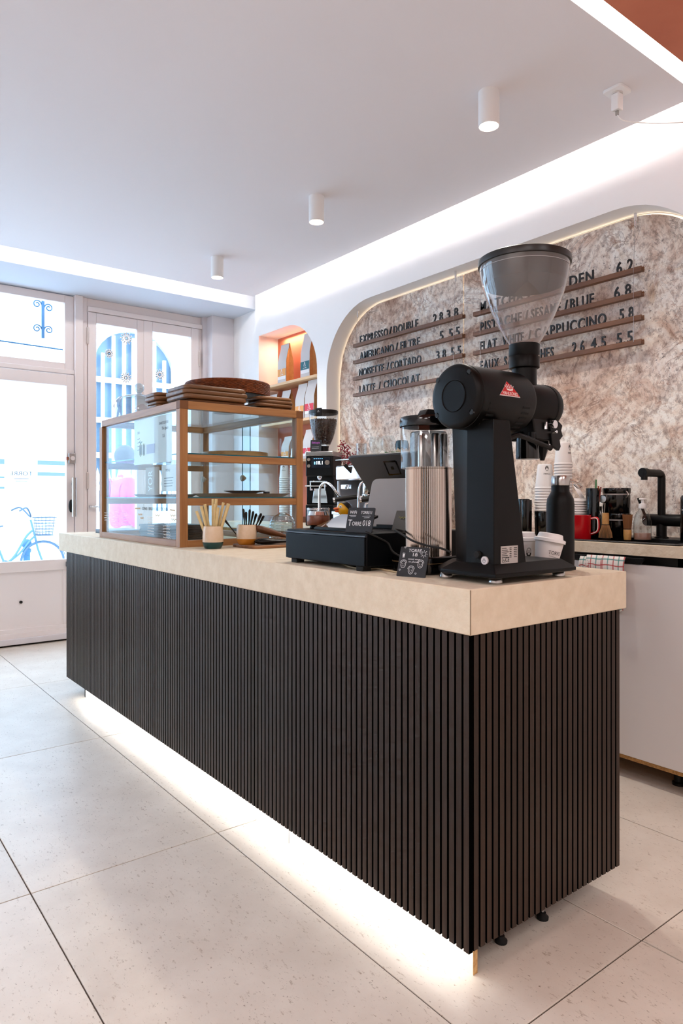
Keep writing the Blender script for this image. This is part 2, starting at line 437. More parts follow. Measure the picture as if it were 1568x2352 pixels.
def clip_niche(ya, yb, gap=.014):
    y0, y1, z1, r = 1.35+gap, 4.185-gap, 2.545-gap, .5-gap
    top = []
    n = 40
    for i in range(n+1):
        y = ya+(yb-ya)*i/n
        z = z1
        if y < y0+r: z = z1-r+sqrt(max(r*r-(y0+r-y)**2, 0))
        if y > y1-r: z = z1-r+sqrt(max(r*r-(y-(y1-r))**2, 0))
        top.append((y, z))
    return [(yb, .945), (ya, .945)]+top
cl = struct(box('trim_3', mat('backing board', '#cbbba8', .9), 3.226, 3.238, 1.40, 4.14, .945, 2.05))
cl.name = 'wall_back.panel'
cl.name = 'stone_cladding'
del cl['kind']
tag(cl, 'rough brown and cream natural stone cladding filling the large rounded recess behind the menu', 'stone cladding')
for ya, yb in ((1.364, 2.917), (2.925, 4.171)):
    G().prism(clip_niche(ya, yb), 3.198, 3.210, 'x').build('stone_panel', STONE, cl, smooth=20)
# glowing strip behind the panel edges
g = G(); g.tube([(3.224, y, z) for y, z in rr_open(1.366, 4.169, .95, 2.529, .484, .484)[1:]], .005, 6)
g.tube([(3.216, 2.921, 1.0), (3.216, 2.921, 2.52)], .003, 6)
g.build('light_strip', mat('warm light strip', '#ffffff', .5, emit=(1, .86, .62, 1), es=1.5), cl)
# ------------------------------------------------------------------ shop front: door, transom, casement window
YW = 5.83
def frame_rect(g, x0, x1, z0, z1, t, y0, y1, tl=None, tr=None, tb=None, tt=None):
    tl = t if tl is None else tl; tr = t if tr is None else tr; tb = t if tb is None else tb; tt = t if tt is None else tt
    g.box(x0, x0+tl, y0, y1, z0, z1); g.box(x1-tr, x1, y0, y1, z0, z1)
    g.box(x0+tl, x1-tr, y0, y1, z0, z0+tb); g.box(x0+tl, x1-tr, y0, y1, z1-tt, z1); return g
# fixed frame: posts, transom bar, head
g = G(); g.box(1.726, 1.79, 5.80, 5.93, 0, 2.815)                    # post beside the door
g.box(1.79, 1.832, 5.83, 5.93, 0, 2.815)
g.box(.66, 1.726, 5.815, 5.93, 2.165, 2.20); g.box(.60, .664, 5.80, 5.93, 0, 2.815)
g.box(1.832, 2.868, 5.84, 5.93, 2.745, 2.815); g.box(1.832, 2.868, 5.815, 5.88, 2.705, 2.745)
g.box(2.834, 2.868, 5.835, 5.93, .6, 2.75)
g.box(1.832, 2.868, 5.80, 5.93, .52, .60)
g.box(1.832, 2.868, 5.86, 5.93, 0, .52)
g.box(-2.5, .60, 5.86, 5.95, 0, .60); g.box(-2.5, .60, 5.86, 5.95, 2.74, 2.815)
for x in (-2.5, -1.95, -.95, .02): g.box(x, x+.08, 5.86, 5.95, .6, 2.74)
struct(g.build('trim_4', JOIN, bev=.004))
# transom light
w2 = struct(frame_rect(G(), .664, 1.726, 2.20, 2.808, .07, 5.84, 5.90, tb=.055, tt=.062).build('window_2', JOIN, bev=.004))
box('pane', GLASS, .734, 1.656, 5.868, 5.873, 2.255, 2.746, w2)
# plain side panes left of the door (outside the picture)
w3 = struct(frame_rect(G(), -2.42, .60, .60, 2.74, .05, 5.875, 5.94).build('window_3', JOIN))
box('pane', GLASS, -2.37, .55, 5.905, 5.91, .65, 2.69, w3)
# casement pair
w1 = struct(frame_rect(G(), 1.836, 2.372, .60, 2.700, .07, 5.825, 5.88, tl=.07, tr=.118, tb=.09, tt=.085).build('window_1', JOIN, bev=.004))
box('pane', GLASS, 1.906, 2.254, 5.85, 5.855, .69, 2.615, w1)
cas = frame_rect(G(), 2.312, 2.832, .60, 2.700, .08, 5.815, 5.88, tl=.079, tr=.078, tb=.09, tt=.083).build('casement', JOIN, w1, bev=.004)
box('pane', GLASS, 2.391, 2.754, 5.85, 5.855, .69, 2.617, cas)
HINGE = mat('painted hinge', '#cfc2bb', .5)
for x, y, z in ((1.833, 5.822, 2.50), (1.833, 5.822, 1.30), (2.836, 5.812, 2.43)):
    G().lathe([(.010, -.06), (.010, .06)], (x, y, z), 10).ball((x, y, z+.062), .010, 8, 6).ball((x, y, z-.062), .010, 8, 6).build('hinge', HINGE, w1)
g = G(); g.box(1.845, 1.865, 5.806, 5.826, 1.075, 1.095); g.tube([(1.855, 5.80, 1.085), (1.90, 5.795, 1.083), (1.915, 5.79, 1.08)], .008, 8)
g.build('window_catch', CHROME, w1)
# frost stars on the glass
g = G()
for x, z, r in ((2.17, 2.53, .055), (2.165, 2.19, .05), (2.47, 2.25, .05), (2.02, 2.38, .04)):
    for k in range(12):
        a = pi*k/6
        ribbon(g, [(cos(a)*r*.15, sin(a)*r*.15), (cos(a)*r, sin(a)*r)], .010, (x, 5.848, z), *NY, off=0)
        ribbon(g, [(cos(a+.25)*r*.55, sin(a+.25)*r*.55), (cos(a)*r*.75, sin(a)*r*.75)], .006, (x, 5.848, z), *NY, off=0)
g.build('window_sticker', mat('frost white', '#ffffff', .7), w1)
# door
g = frame_rect(G(), .668, 1.722, .012, 2.158, .07, 5.815, 5.865, tl=.09, tr=.06, tb=.09, tt=.09)
g.box(.758, 1.662, 5.815, 5.865, .575, .66)
d1 = struct(g.build('door_1', JOIN, bev=.003))
box('lower_panel', JOIN, .758, 1.662, 5.832, 5.85, .10, .577, d1)
g = G(); g.box(.758, 1.662, 5.822, 5.835, .10, .135); g.box(1.640, 1.662, 5.822, 5.835, .135, .577); g.build('panel_moulding', JOIN, d1, bev=.003)
box('weather_bar', JOINW, .668, 1.722, 5.80, 5.818, .015, .06, d1, bev=.004)
box('pane', GLASS, .758, 1.662, 5.838, 5.844, .66, 2.066, d1)
g = G(); g.lathe([(.0005, 0), (.012, 0), (.012, .012), (.0005, .014)], (1.32, 5.822, .34), 12, 'y'); g.build('peg', INK, d1)
hd = G(); hd.lathe([(.0175, 1.005), (.0175, 1.32)], (1.707, 5.765, 0), 14); h = hd.build('handle', STEEL, d1)
g = G()
for z in (1.06, 1.27): g.tube([(1.707, 5.772, z), (1.707, 5.816, z)], .008, 8)
g.build('handle_post', STEEL, h)
lk = box('lock_case', STEEL, 1.672, 1.723, 5.785, 5.815, 1.435, 1.52, d1, bev=.004)
G().lathe([(.018, 5.770), (.018, 5.786)], (1.698, 0, 1.478), 16, 'y').build('lock_knob', CHROME, lk)
G().box(1.655, 1.674, 5.79, 5.812, 1.463, 1.488).build('lock_bolt', mat('copper', '#a4674d', .4, .6), lk)
G().ball((1.695, 5.806, 1.09), .028, 12, 8, (.7, .5, 1.9)).build('key_cover', BLACKP, d1)
kp = box('kick_latch', BLACKP, 1.655, 1.70, 5.79, 5.815, .60, .64, d1, bev=.003)
G().ball((1.70, 5.79, .585), .018, 12, 8).build('latch_knob', CHROME, kp)
# vinyl on the door glass, read from outside
g = G(); gtext(g, 'TORRE', (1.325, 5.836, 1.333), (-1, 0, 0), (0, 0, 1), .031, .165)
for z, a in ((1.305, .11), (1.283, .085)): g.box(1.325-a/2, 1.325+a/2, 5.8355, 5.836, z, z+.004)
g.build('lettering', mat('vinyl grey', '#3f5063', .7, spec=.1), d1)
struct(box('trim_5', BLACKP, .66, 1.726, 5.83, 5.93, -.002, .010))

# ------------------------------------------------------------------ the street outside
STREET = mat('pale paving', '#d9dadb', .9, var='#c9cccf', vscale=2, bump=.1)
struct(box('pavement', STREET, -8, 14, 5.95, 8.6, -.3, -.08))
struct(box('road', STREET, -12, 18, 8.6, 22, -.4, -.17))
FAC = mat('bright limestone facade', '#e6e4e0', .9, var='#d6d5d2', vscale=1.5)
PANE_D = mat('dark street pane', '#64798a', .3)
WBAR = mat('white iron', '#f3f6f8', .6)
bl = thing('building', 'pale stone building across the street with tall arched barred window', 'building', (4.5, 13.2, -.17))
arch = [(4.93+.80*cos(R(a)), 3.58+.74*sin(R(a))) for a in range(0, 181, 12)]
arch = [(5.73, .9)]+arch+[(4.13, .9)]
out = [(-10, -.17), (18, -.17), (18, 7.2), (-10, 7.2)]
g = G(); lp = [[V((x, 12.8, z)) for x, z in l] for l in (out, arch)]
g.add([tuple(p) for l in lp for p in l], [tuple(t) for t in tessellate_polygon(lp)])
g.loft([[(x, 12.8, z) for x, z in arch], [(x, 13.05, z) for x, z in arch]], cap=False); g.box(-10, 18, 13.05, 13.3, -.17, 7.2)
g.build('wall', FAC, bl)
g = G(); g.prism(arch, 13.0, 13.02, 'y'); g.build('pane', PANE_D, bl)
bars = G()
for i_, x in enumerate([4.13+.2*i for i in range(9)]): bars.box(x-(.05 if i_ % 4 == 0 else .03), x+(.05 if i_ % 4 == 0 else .03), 12.86, 12.90, .9, 4.2 if abs(x-4.93) < .45 else 3.85)
for z in (1.35, 1.95, 2.6, 3.35): bars.box(4.05, 5.8, 12.84, 12.88, z-.05, z+.05)
bars.build('window_bars', WBAR, bl)
g = G(); g.loft([[(4.93+(.80+d)*cos(R(a)), y, 3.58+(.74+d)*sin(R(a))) for a in range(0, 181, 12)] for d, y in ((.02, 12.8), (.02, 12.7), (.18, 12.7), (.18, 12.8))], cap=False, closed=False)
g.build('arch_moulding', mat('pale moulding', '#b9c4cf', .9), bl)
g = G(); g.box(-10, 18, 12.66, 12.80, 4.9, 5.1); g.box(-10, 18, 12.70, 12.80, .55, .72); g.build('ledge', FAC, bl)
for x in (-4, -2.4, -.8, .8): box('window', mat('pale window', '#cfdbe6', .3), x, x+.8, 12.78, 12.80, 1.2, 3.4, bl)
for x in (7.2, 9.2): box('window', mat('pale window', '#cfdbe6', .3), x, x+1.0, 12.78, 12.80, 1.0, 3.6, bl)
# railing of white spears in front of it
rl = thing('street_railing', 'white spear topped iron railing in front of the arched window outside', 'railing', (4.2, 12.2, -.17))
g = G(); g.box(3.2, 5.6, 12.19, 12.22, 1.30, 1.36); g.box(3.2, 5.6, 12.19, 12.22, .2, .26); g.build('rail', WBAR, rl)
sp = None
for k in range(13):
    x = 3.25+.19*k
    if sp is None: sp = G().loft([[(a*.02, b*.02, z) for a, b in ((1, 1), (-1, 1), (-1, -1), (1, -1))] for z in (0, 1.6)]+[[(a*.035, b*.035, 1.68) for a, b in ((1, 1), (-1, 1), (-1, -1), (1, -1))], [(a*.002, b*.002, 1.85) for a, b in ((1, 1), (-1, 1), (-1, -1), (1, -1))]]).build('spear', WBAR, rl, local=True); o = sp
    else: o = dup(sp, parent=rl)
    o.location = (x-4.2, 0, 0)
# pale barrier boards beyond the door
BARR = mat('pale blue boards', '#5b6b85', .8)
for lab, xa, xb, zs in (('pale blue grey barrier of two boards across the street beside the door edge', 2.97, 3.9, ((1.70, 1.77), (1.52, 1.58))), ('pale blue grey barrier across the street at the left edge of the door glass', 1.5, 2.47, ((1.695, 1.775), (1.47, 1.50), (1.30, 1.335)))):
    ba = thing('street_barrier', lab, 'barrier', ((xa+xb)/2, 12.0, -.17))
    for za, zb in zs: box('board', BARR, xa, xb, 11.98, 12.0, za, zb, ba)
    for x in ((3.55, 3.8) if xa > 2.5 else (1.55, 2.0)): box('post', BARR, x, x+.06, 12.0, 12.05, -.17, 1.80, ba)
# bicycle
BK = mat('bicycle paint', '#50708a', .5); BT = mat('bicycle tyre', '#4a5f72', .8)
bi = thing('bicycle', 'light blue city bicycle with front basket parked in the street', 'bicycle', (2.43, 11.4, -.17))
r_ = .315; zc = -.17+r_+.018
for xc in (1.93, 2.90):
    wl = G().lathe([(r_+.018*cos(R(a)), .018*sin(R(a))) for a in range(0, 361, 45)], (xc, 11.4, zc), 40, 'y', cap=False).build('wheel', BT, bi)
    g = G()
    for k in range(14): a = 2*pi*k/14; g.tube([(xc, 11.4, zc), (xc+r_*cos(a), 11.4, zc+r_*sin(a))], .002, 4)
    g.lathe([(.03, 11.37), (.03, 11.43)], (xc, 0, zc), 10, 'y'); g.build('spokes', CHROME, wl)
    g = G(); g.loft([[(xc+(r_+.03)*cos(R(a)), 11.4+s*.028, zc+(r_+.03)*sin(R(a))) for s in (-1, 1)] for a in (range(10, 120, 10) if xc > 2.5 else range(30, 170, 10))], cap=False, closed=False); g.build('mudguard', BK, bi)
g = G(); z = zc
g.tube([(1.93, 11.4, z), (2.36, 11.4, z-.02)], .012); g.tube([(1.93, 11.4, z), (2.22, 11.4, z+.36)], .01); g.tube([(2.36, 11.4, z-.02), (2.18, 11.4, z+.48)], .016)
g.tube(bez((2.36, 11.4, z-.02), (2.50, 11.4, z+.12), (2.66, 11.4, z+.40), (2.76, 11.4, z+.50)), .016)
g.tube(bez((2.38, 11.4, z-.0), (2.56, 11.4, z+.14), (2.70, 11.4, z+.32), (2.78, 11.4, z+.40)), .014)
g.tube(bez((2.72, 11.4, z+.66), (2.78, 11.4, z+.42), (2.83, 11.4, z+.20), (2.90, 11.4, z)), .015); g.build('frame', BK, bi)
g = G(); g.tube(bez((2.50, 11.12, z+.80), (2.62, 11.2, z+.84), (2.72, 11.4, z+.70), (2.62, 11.6, z+.84), (2.50, 11.66, z+.80)), .012); g.build('handlebar', mat('bicycle dark', '#34495c', .5), bi)
G().loft([[(2.05, 11.34, z+.54), (2.05, 11.46, z+.54), (2.05, 11.46, z+.57), (2.05, 11.34, z+.57)], [(2.16, 11.33, z+.53), (2.16, 11.47, z+.53), (2.16, 11.47, z+.56), (2.16, 11.33, z+.56)], [(2.33, 11.385, z+.56), (2.33, 11.415, z+.56), (2.33, 11.415, z+.58), (2.33, 11.385, z+.58)]]).build('saddle', mat('bicycle dark', '#34495c', .5), bi)
g = G()
for k in range(7):
    zz = z+.42+.045*k; e = .10+.004*k*2
    g.tube([(2.92-e, 11.4-e, zz), (2.92+e, 11.4-e, zz), (2.92+e, 11.4+e, zz), (2.92-e, 11.4+e, zz), (2.92-e, 11.4-e, zz)], .004, 4)
for k in range(16):
    a = 2*pi*k/16; g.tube([(2.92+.12*cos(a), 11.4+.12*sin(a), z+.42), (2.92+.15*cos(a), 11.4+.15*sin(a), z+.70)], .003, 4)
g.box(2.81, 3.03, 11.29, 11.51, z+.41, z+.42); g.build('basket', mat('bicycle dark', '#34495c', .5), bi)
g = G(); g.lathe([(.07, 11.39), (.07, 11.41)], (2.36, 0, z-.02), 16, 'y'); g.tube([(2.36, 11.33, z-.02), (2.48, 11.33, z-.10)], .01); g.box(2.44, 2.54, 11.25, 11.34, z-.115, z-.095); g.build('pedal', BT, bi)
bo = thing('bollard', 'dark blue street bollard with ball top behind the bicycle', 'bollard', (2.70, 11.55, -.17))
BOL = mat('bollard paint', '#3f6a8a', .5)
G().lathe([(.06, -.17), (.06, .1), (.05, .12), (.05, .30), (.065, .32), (.065, .36), (.03, .38)], (2.70, 11.55, 0), 16).build('post', BOL, bo)
G().ball((2.70, 11.55, .44), .075).build('ball', BOL, bo)
# wrought-iron sign bracket above the door outside
br = thing('sign_bracket', 'wrought iron bracket with four scrolls hanging outside behind the transom pane', 'bracket', (1.68, 6.6, 2.6))
IRON = mat('blue black iron', '#24506f', .5)
g = G(); g.box(1.668, 1.692, 6.59, 6.61, 2.60, 3.2); g.box(1.672, 1.688, 5.96, 6.60, 3.16, 3.2); g.build('bar', IRON, br)
for sx, zc_ in ((-1, 2.90), (1, 2.88), (-1, 2.68), (1, 2.68)):
    pts = []
    for k in range(30):
        a = k/29*2*pi*1.4; rr = .038*(1-.75*k/29)
        pts.append((1.68+sx*(.05-rr*cos(a)), 6.6, zc_+rr*sin(a)))
    G().tube(pts, .006, 6).build('scroll', IRON, br)
tag(G().tube([(.9, 6.6, 2.515), (1.2, 6.6, 2.53), (2.0, 6.6, 2.515)], .007, 6).build('cable', IRON), 'thin dark cable crossing the street outside the transom pane', 'cable')
# person outside
def skin_body(name, pts, edges, rad, m, parent, root=0, levels=2):
    me = bpy.data.meshes.new(name); me.from_pydata([V(p)-sub(parent) for p in pts], edges, []); o = bpy.data.objects.new(name, me); COL.objects.link(o); o.parent = parent
    sk = o.modifiers.new('skin', 'SKIN'); sk.use_smooth_shade = True
    for i, r in enumerate(rad):
        me.skin_vertices[0].data[i].radius = r if isinstance(r, tuple) else (r, r)
    me.skin_vertices[0].data[root].use_root = True
    sd = o.modifiers.new('sub', 'SUBSURF'); sd.levels = levels; sd.render_levels = levels
    me.materials.append(m); return o
pe = thing('person', 'person in a bright pink jacket walking past in the street seen through the display case', 'person', (2.72, 7.4, -.08))
px, py = 2.72, 7.4; z = -.08
skin_body('body', [(px, py, z+.92), (px, py, z+1.12), (px, py, z+1.34), (px, py, z+1.46), (px+.02, py, z+1.56), (px+.03, py, z+1.66), (px+.03, py, z+1.74),
    (px-.01, py-.17, z+1.40), (px-.05, py-.22, z+1.12), (px+.10, py-.20, z+.92), (px+.14, py-.2, z+.84), (px-.01, py+.17, z+1.40), (px+.02, py+.22, z+1.12), (px+.14, py+.20, z+.93), (px+.18, py+.2, z+.85),
    (px+.05, py-.09, z+.50), (px+.20, py-.09, z+.07), (px+.30, py-.09, z+.04), (px-.04, py+.09, z+.50), (px-.24, py+.09, z+.08), (px-.14, py+.09, z+.04)],
    [(0, 1), (1, 2), (2, 3), (3, 4), (4, 5), (5, 6), (2, 7), (7, 8), (8, 9), (9, 10), (2, 11), (11, 12), (12, 13), (13, 14), (0, 15), (15, 16), (16, 17), (0, 18), (18, 19), (19, 20)],
    [(.13, .16), (.12, .15), (.12, .17), .06, .055, .095, .08, .075, .06, .045, .035, .075, .06, .045, .035, .075, .045, .035, .075, .045, .035], mat('skin', '#c79a83', .6), pe)
skin_body('jacket', [(px, py, z+.86), (px, py, z+1.10), (px, py, z+1.33), (px+.005, py, z+1.44), (px+.015, py, z+1.49), (px-.01, py-.18, z+1.38), (px-.05, py-.23, z+1.12), (px+.09, py-.21, z+.93), (px-.01, py+.18, z+1.38), (px+.02, py+.23, z+1.12), (px+.13, py+.21, z+.94)],
    [(0, 1), (1, 2), (2, 3), (3, 4), (2, 5), (5, 6), (6, 7), (2, 8), (8, 9), (9, 10)], [(.18, .21), (.165, .20), (.16, .21), .10, .085, .10, .085, .065, .10, .085, .065], mat('pink jacket', '#e23fb0', .7), pe)
skin_body('trousers', [(px, py, z+.90), (px+.05, py-.09, z+.50), (px+.19, py-.09, z+.12), (px-.04, py+.09, z+.50), (px-.22, py+.09, z+.13)], [(0, 1), (1, 2), (0, 3), (3, 4)], [(.16, .19), .095, .07, .095, .07], mat('dark trousers', '#2a2f45', .8), pe)
G().ball((px+.01, py, z+1.69), .118, 16, 12, (1, .9, 1.05)).build('hair', mat('brown hair', '#4a3730', .7), pe)
G().ball((px+.135, py, z+1.655), .018, 8, 6, (1, .7, 1.2)).build('nose', mat('skin', '#c79a83', .6), pe)
# ================================================================== the bar
SLAT = mat('dark oak slat', '#261a13', .45, spec=.28, var='#3a2a20', vscale=60, stretch=(1, 1, .05), bump=.08, bscale=120, rnd=.12, detail=8)
WTOP = mat('sand textured worktop', '#d6c6ad', .75, var='#dfd1ba', vscale=25, bump=.75, bscale=55)
BARW = mat('bar felt black', '#020202', .95, spec=.02)
bar = thing('bar_counter', 'long bar front clad in dark vertical oak slats standing on a lit white plinth', 'counter', (1.56, 2.70, 0))
box('carcass', BARW, 1.240, 1.862, 1.118, 4.295, .09, .831, bar)
sl = None; n = 0
y = 1.103
while y < 4.285:
    if sl is None:
        sl = G().box(0, .0138, 0, .0166, .085, .8315).build('slat', SLAT, bar, local=True); o = sl
        sl.data.materials.append(BARW)           # dyed core: only the faces carry veneer
        for p_ in sl.data.polygons:
            if abs(p_.normal.y) > .9: p_.material_index = 1
    else: o = dup(sl, parent=bar)
    o.location = (1.226-1.56, y-2.70, 0); y += .0235
x = 1.2445
while x < 1.86:
    o = dup(sl, parent=bar); o.rotation_euler = (0, 0, R(90)); o.location = (x+.0166-1.56, 1.104-2.70, 0); x += .0235
pl = box('plinth', mat('white plinth board', '#ece8e2', .6), 1.273, 1.289, 1.1325, 4.10, 0, .083, bar)
box('chipboard_edge', mat('chipboard edge', '#b98a50', .8, var='#d8b27a', vscale=60), 1.2735, 1.2885, 1.1315, 1.133, .001, .083, pl)
box('plinth_joint', mat('joint line', '#8a8580', .8), 1.2722, 1.2735, 1.94, 1.9415, .001, .083, pl)
box('plinth', mat('white plinth board', '#ece8e2', .6), 1.273, 1.86, 4.084, 4.10, 0, .083, bar)
box('light_strip', mat('strip profile', '#dddddd', .5), 1.244, 1.262, 1.135, 4.09, .0835, .09, bar)
for fx, fy in ((1.385*1.031, 1.174), (1.55*1.031, 1.170)):
    f = G().lathe([(.016, 0), (.0165, .006), (.010, .012), (.009, .018)], (fx, fy, 0), 16).build('levelling_foot', RUBBER, bar)
    G().lathe([(.005, .016), (.005, .092)], (fx, fy, 0), 10).build('bolt', STEEL, f)
top = tag(box('worktop', WTOP, 1.226, 1.900, 1.098, 4.452, .832, .941, bev=.003), 'thick sand coloured worktop on the slatted bar', 'worktop')
# mitred corner seam, top skin
box('mitre_joint', mat('joint dark', '#8b7a64', .9), 1.2255, 1.2275, 1.0975, 1.0995, .8325, .939, top)

# ================================================================== kitchen run behind the bar
DOORW = mat('white cabinet front', '#d8d2cf', .35, bump=.02, bscale=12)
WT2 = mat('sand textured back worktop', '#c9b89f', .7, var='#d6c7b1', vscale=25, bump=.7, bscale=55)
yk = .70
k = 0
while yk < 5.1:
    lab = ['white base cabinet nearest the picture edge past the towel rail cabinet', 'white base cabinet with a checked towel over its black edge pull', 'white base cabinet hidden behind the bar, beside the towel cabinet',
           'white base cabinet behind the bar under the drinks shelf end', 'white base cabinet behind the bar below the coffee machine', 'white base cabinet behind the bar below the coffee machine, window side', 'white base cabinet behind the bar under the smaller grinder', 'white base cabinet in the window corner behind the bar'][k]
    c = thing('base_cabinet', lab, 'cabinet', (2.86, yk+.30, 0), 'white base cabinets along the stone wall')
    box('carcass', CHIP, 2.682, 3.06, yk+.003, yk+.597, .085, .92 if k != 1 else .79, c)
    d = box('door', DOORW, 2.66, 2.681, yk+.0025, yk+.5975, .098, .885, c, bev=.002)
    g = G(); g.prism([(yk+.155, .912), (yk+.54, .912), (yk+.525, .888), (yk+.17, .888)], 2.650, 2.664, 'x'); g.build('edge_pull', BLACKM, d, bev=.002)
    box('bottom_board', CHIP, 2.664, 2.682, yk+.003, yk+.597, .082, .097, c)
    for yy in (yk+.08, yk+.52): G().lathe([(.025, 0), (.025, .01), (.018, .015), (.018, .086)], (2.78, yy, 0), 12).build('leg', BLACKP, c)
    yk += .603; k += 1
g = G(); g.box(2.65, 3.08, .45, 1.352, .922, .966); g.box(2.65, 2.722, 1.352, 1.897, .922, .966); g.box(3.035, 3.195, 1.352, 1.897, .922, .966); g.box(2.65, 3.195, 1.897, 4.18, .922, .966); g.box(2.65, 3.08, 4.18, 4.312, .922, .966); g.box(2.65, 3.27, 4.312, 5.165, .922, .966)
bt = tag(g.build('back_worktop', WT2), 'thin sand coloured worktop with a black sink along the stone wall', 'worktop')
# sink
sk = thing('sink', 'black granite sink let into the back worktop below the black tap', 'sink', (2.95, 1.63, .966))
SINKM = mat('black granite composite', '#0d0d0e', .35, bump=.1, bscale=200)
g = G(); g.box(2.70, 2.735, 1.34, 1.91, .9665, .973); g.box(3.02, 3.185, 1.34, 1.91, .9665, .973); g.box(2.735, 3.02, 1.34, 1.37, .9665, .973); g.box(2.735, 3.02, 1.88, 1.91, .9665, .973)
g.build('rim', SINKM, sk, bev=.004)
g = G(); g.box(2.735, 3.02, 1.37, 1.88, .80, .81); g.box(2.727, 2.736, 1.36, 1.89, .80, .967); g.box(3.019, 3.028, 1.36, 1.89, .80, .967); g.box(2.73, 3.02, 1.36, 1.37, .80, .967); g.box(2.73, 3.02, 1.88, 1.89, .80, .967)
g.build('basin', SINKM, sk)
G().lathe([(.035, .810), (.035, .813), (.012, .815)], (2.88, 1.63, 0), 20).build('drain', STEEL, sk)
tp = thing('kitchen_tap', 'matt black kitchen tap with a squared spout and side lever', 'tap', (3.07, 1.605, .972))
g = G(); g.lathe([(.030, .972), (.030, .978), (.022, .982), (.022, 1.06)], (3.07, 1.605, 0), 24)
g.build('base', BLACKM, tp)
g = G(); g.lathe([(.0275, 1.530), (.0275, 1.680), (.024, 1.685)], (3.07, 0, 1.055), 24, 'y'); g.lathe([(.024, 1.50), (.0275, 1.505), (.0275, 1.53)], (3.07, 0, 1.055), 24, 'y'); g.build('mixer_body', BLACKM, tp)
g = G(); g.tube([(3.07, 1.605, 1.05), (3.07, 1.605, 1.245)]+[(3.07-.022+.022*cos(R(a)), 1.605, 1.245+.022*sin(R(a))) for a in (30, 60, 90)]+[(2.925, 1.605, 1.267)], .017, 16)
sp = g.build('spout', BLACKM, tp)
g = G(); g.lathe([(.021, 2.905), (.021, 2.935)], (0, 1.605, 1.267), 20, 'x'); g.lathe([(.014, 1.235), (.014, 1.26)], (2.92, 1.605, 0), 16); g.build('spout_outlet', BLACKM, sp)
G().tube([(3.06, 1.675, 1.07), (3.055, 1.69, 1.11), (3.05, 1.705, 1.155)], .006, 8).build('lever', BLACKM, tp)

# towel over the cabinet pull
def towel_mat():
    m, nt, p = nodes('checked tea towel'); N = nt.nodes; L = nt.links
    uv = N.new('ShaderNodeUVMap'); sep = N.new('ShaderNodeSeparateXYZ'); L.new(uv.outputs[0], sep.inputs[0])
    last = None; c0 = N.new('ShaderNodeRGB'); c0.outputs[0].default_value = hx('#e4ddd8'); last = c0.outputs[0]
    for ax, off, col in ((0, 0, '#b33236'), (0, .5, '#3c8b87'), (1, .25, '#b33236'), (1, .75, '#3c8b87')):
        f = N.new('ShaderNodeMath'); f.operation = 'ADD'; f.inputs[1].default_value = off; L.new(sep.outputs[ax], f.inputs[0])
        fr = N.new('ShaderNodeMath'); fr.operation = 'FRACT'; L.new(f.outputs[0], fr.inputs[0])
        lt = N.new('ShaderNodeMath'); lt.operation = 'LESS_THAN'; lt.inputs[1].default_value = .11; L.new(fr.outputs[0], lt.inputs[0])
        ml = N.new('ShaderNodeMath'); ml.operation = 'MULTIPLY'; ml.inputs[1].default_value = .8; L.new(lt.outputs[0], ml.inputs[0])
        mx = N.new('ShaderNodeMixRGB'); L.new(ml.outputs[0], mx.inputs[0]); L.new(last, mx.inputs[1]); mx.inputs[2].default_value = hx(col); last = mx.outputs[0]
    L.new(last, p.inputs['Base Color']); p.inputs['Roughness'].default_value = .9
    return m
def towel(y0, y1, zt, zb, seed):
    me = bpy.data.meshes.new('towel'); vs = []; fs = []; uv = []; nu, nv = 26, 18
    rnd = random.Random(seed)
    for j in range(nv+1):
        t = j/nv
        for i in range(nu+1):
            s = i/nu; y = y0+(y1-y0)*s
            z = zt-(zt-zb)*t; fold = .007*sin(s*19+seed)+.005*sin(s*41+t*3)
            x = 2.641-.004-.011*t**.6-abs(fold)*(.3+t)-.018*sin(pi*min(t*3, 1))*.3
            vs.append((x, y+fold*.4*t, z-.010*sin(s*7)*t)); uv.append((s*(y1-y0)/.048, t*(zt-zb)/.048))
    for j in range(nv):
        for i in range(nu): a = j*(nu+1)+i; fs.append((a, a+1, a+nu+2, a+nu+1))
    me.from_pydata(vs, [], fs); l = me.uv_layers.new(name='UVMap')
    for lp in me.loops: l.data[lp.index].uv = uv[lp.vertex_index]
    me.polygons.foreach_set('use_smooth', [True]*len(me.polygons)); return me
tw = thing('tea_towel', 'white tea towel with red and teal checks hung on the cabinet edge pull', 'towel', (2.64, 1.63, .91))
TWM = towel_mat()
for nm, a in (('towel_fold', (1.528, 1.64, .915, .70, 1)), ('towel_fold', (1.63, 1.705, .914, .72, 3)), ('towel_fold', (1.69, 1.735, .906, .74, 5))):
    me = towel(*a); me.materials.append(TWM); o = bpy.data.objects.new(nm, me); COL.objects.link(o); o.parent = tw; o.matrix_parent_inverse = Matrix.Translation(-sub(tw))
    so = o.modifiers.new('cloth', 'SOLIDIFY'); so.thickness = .003

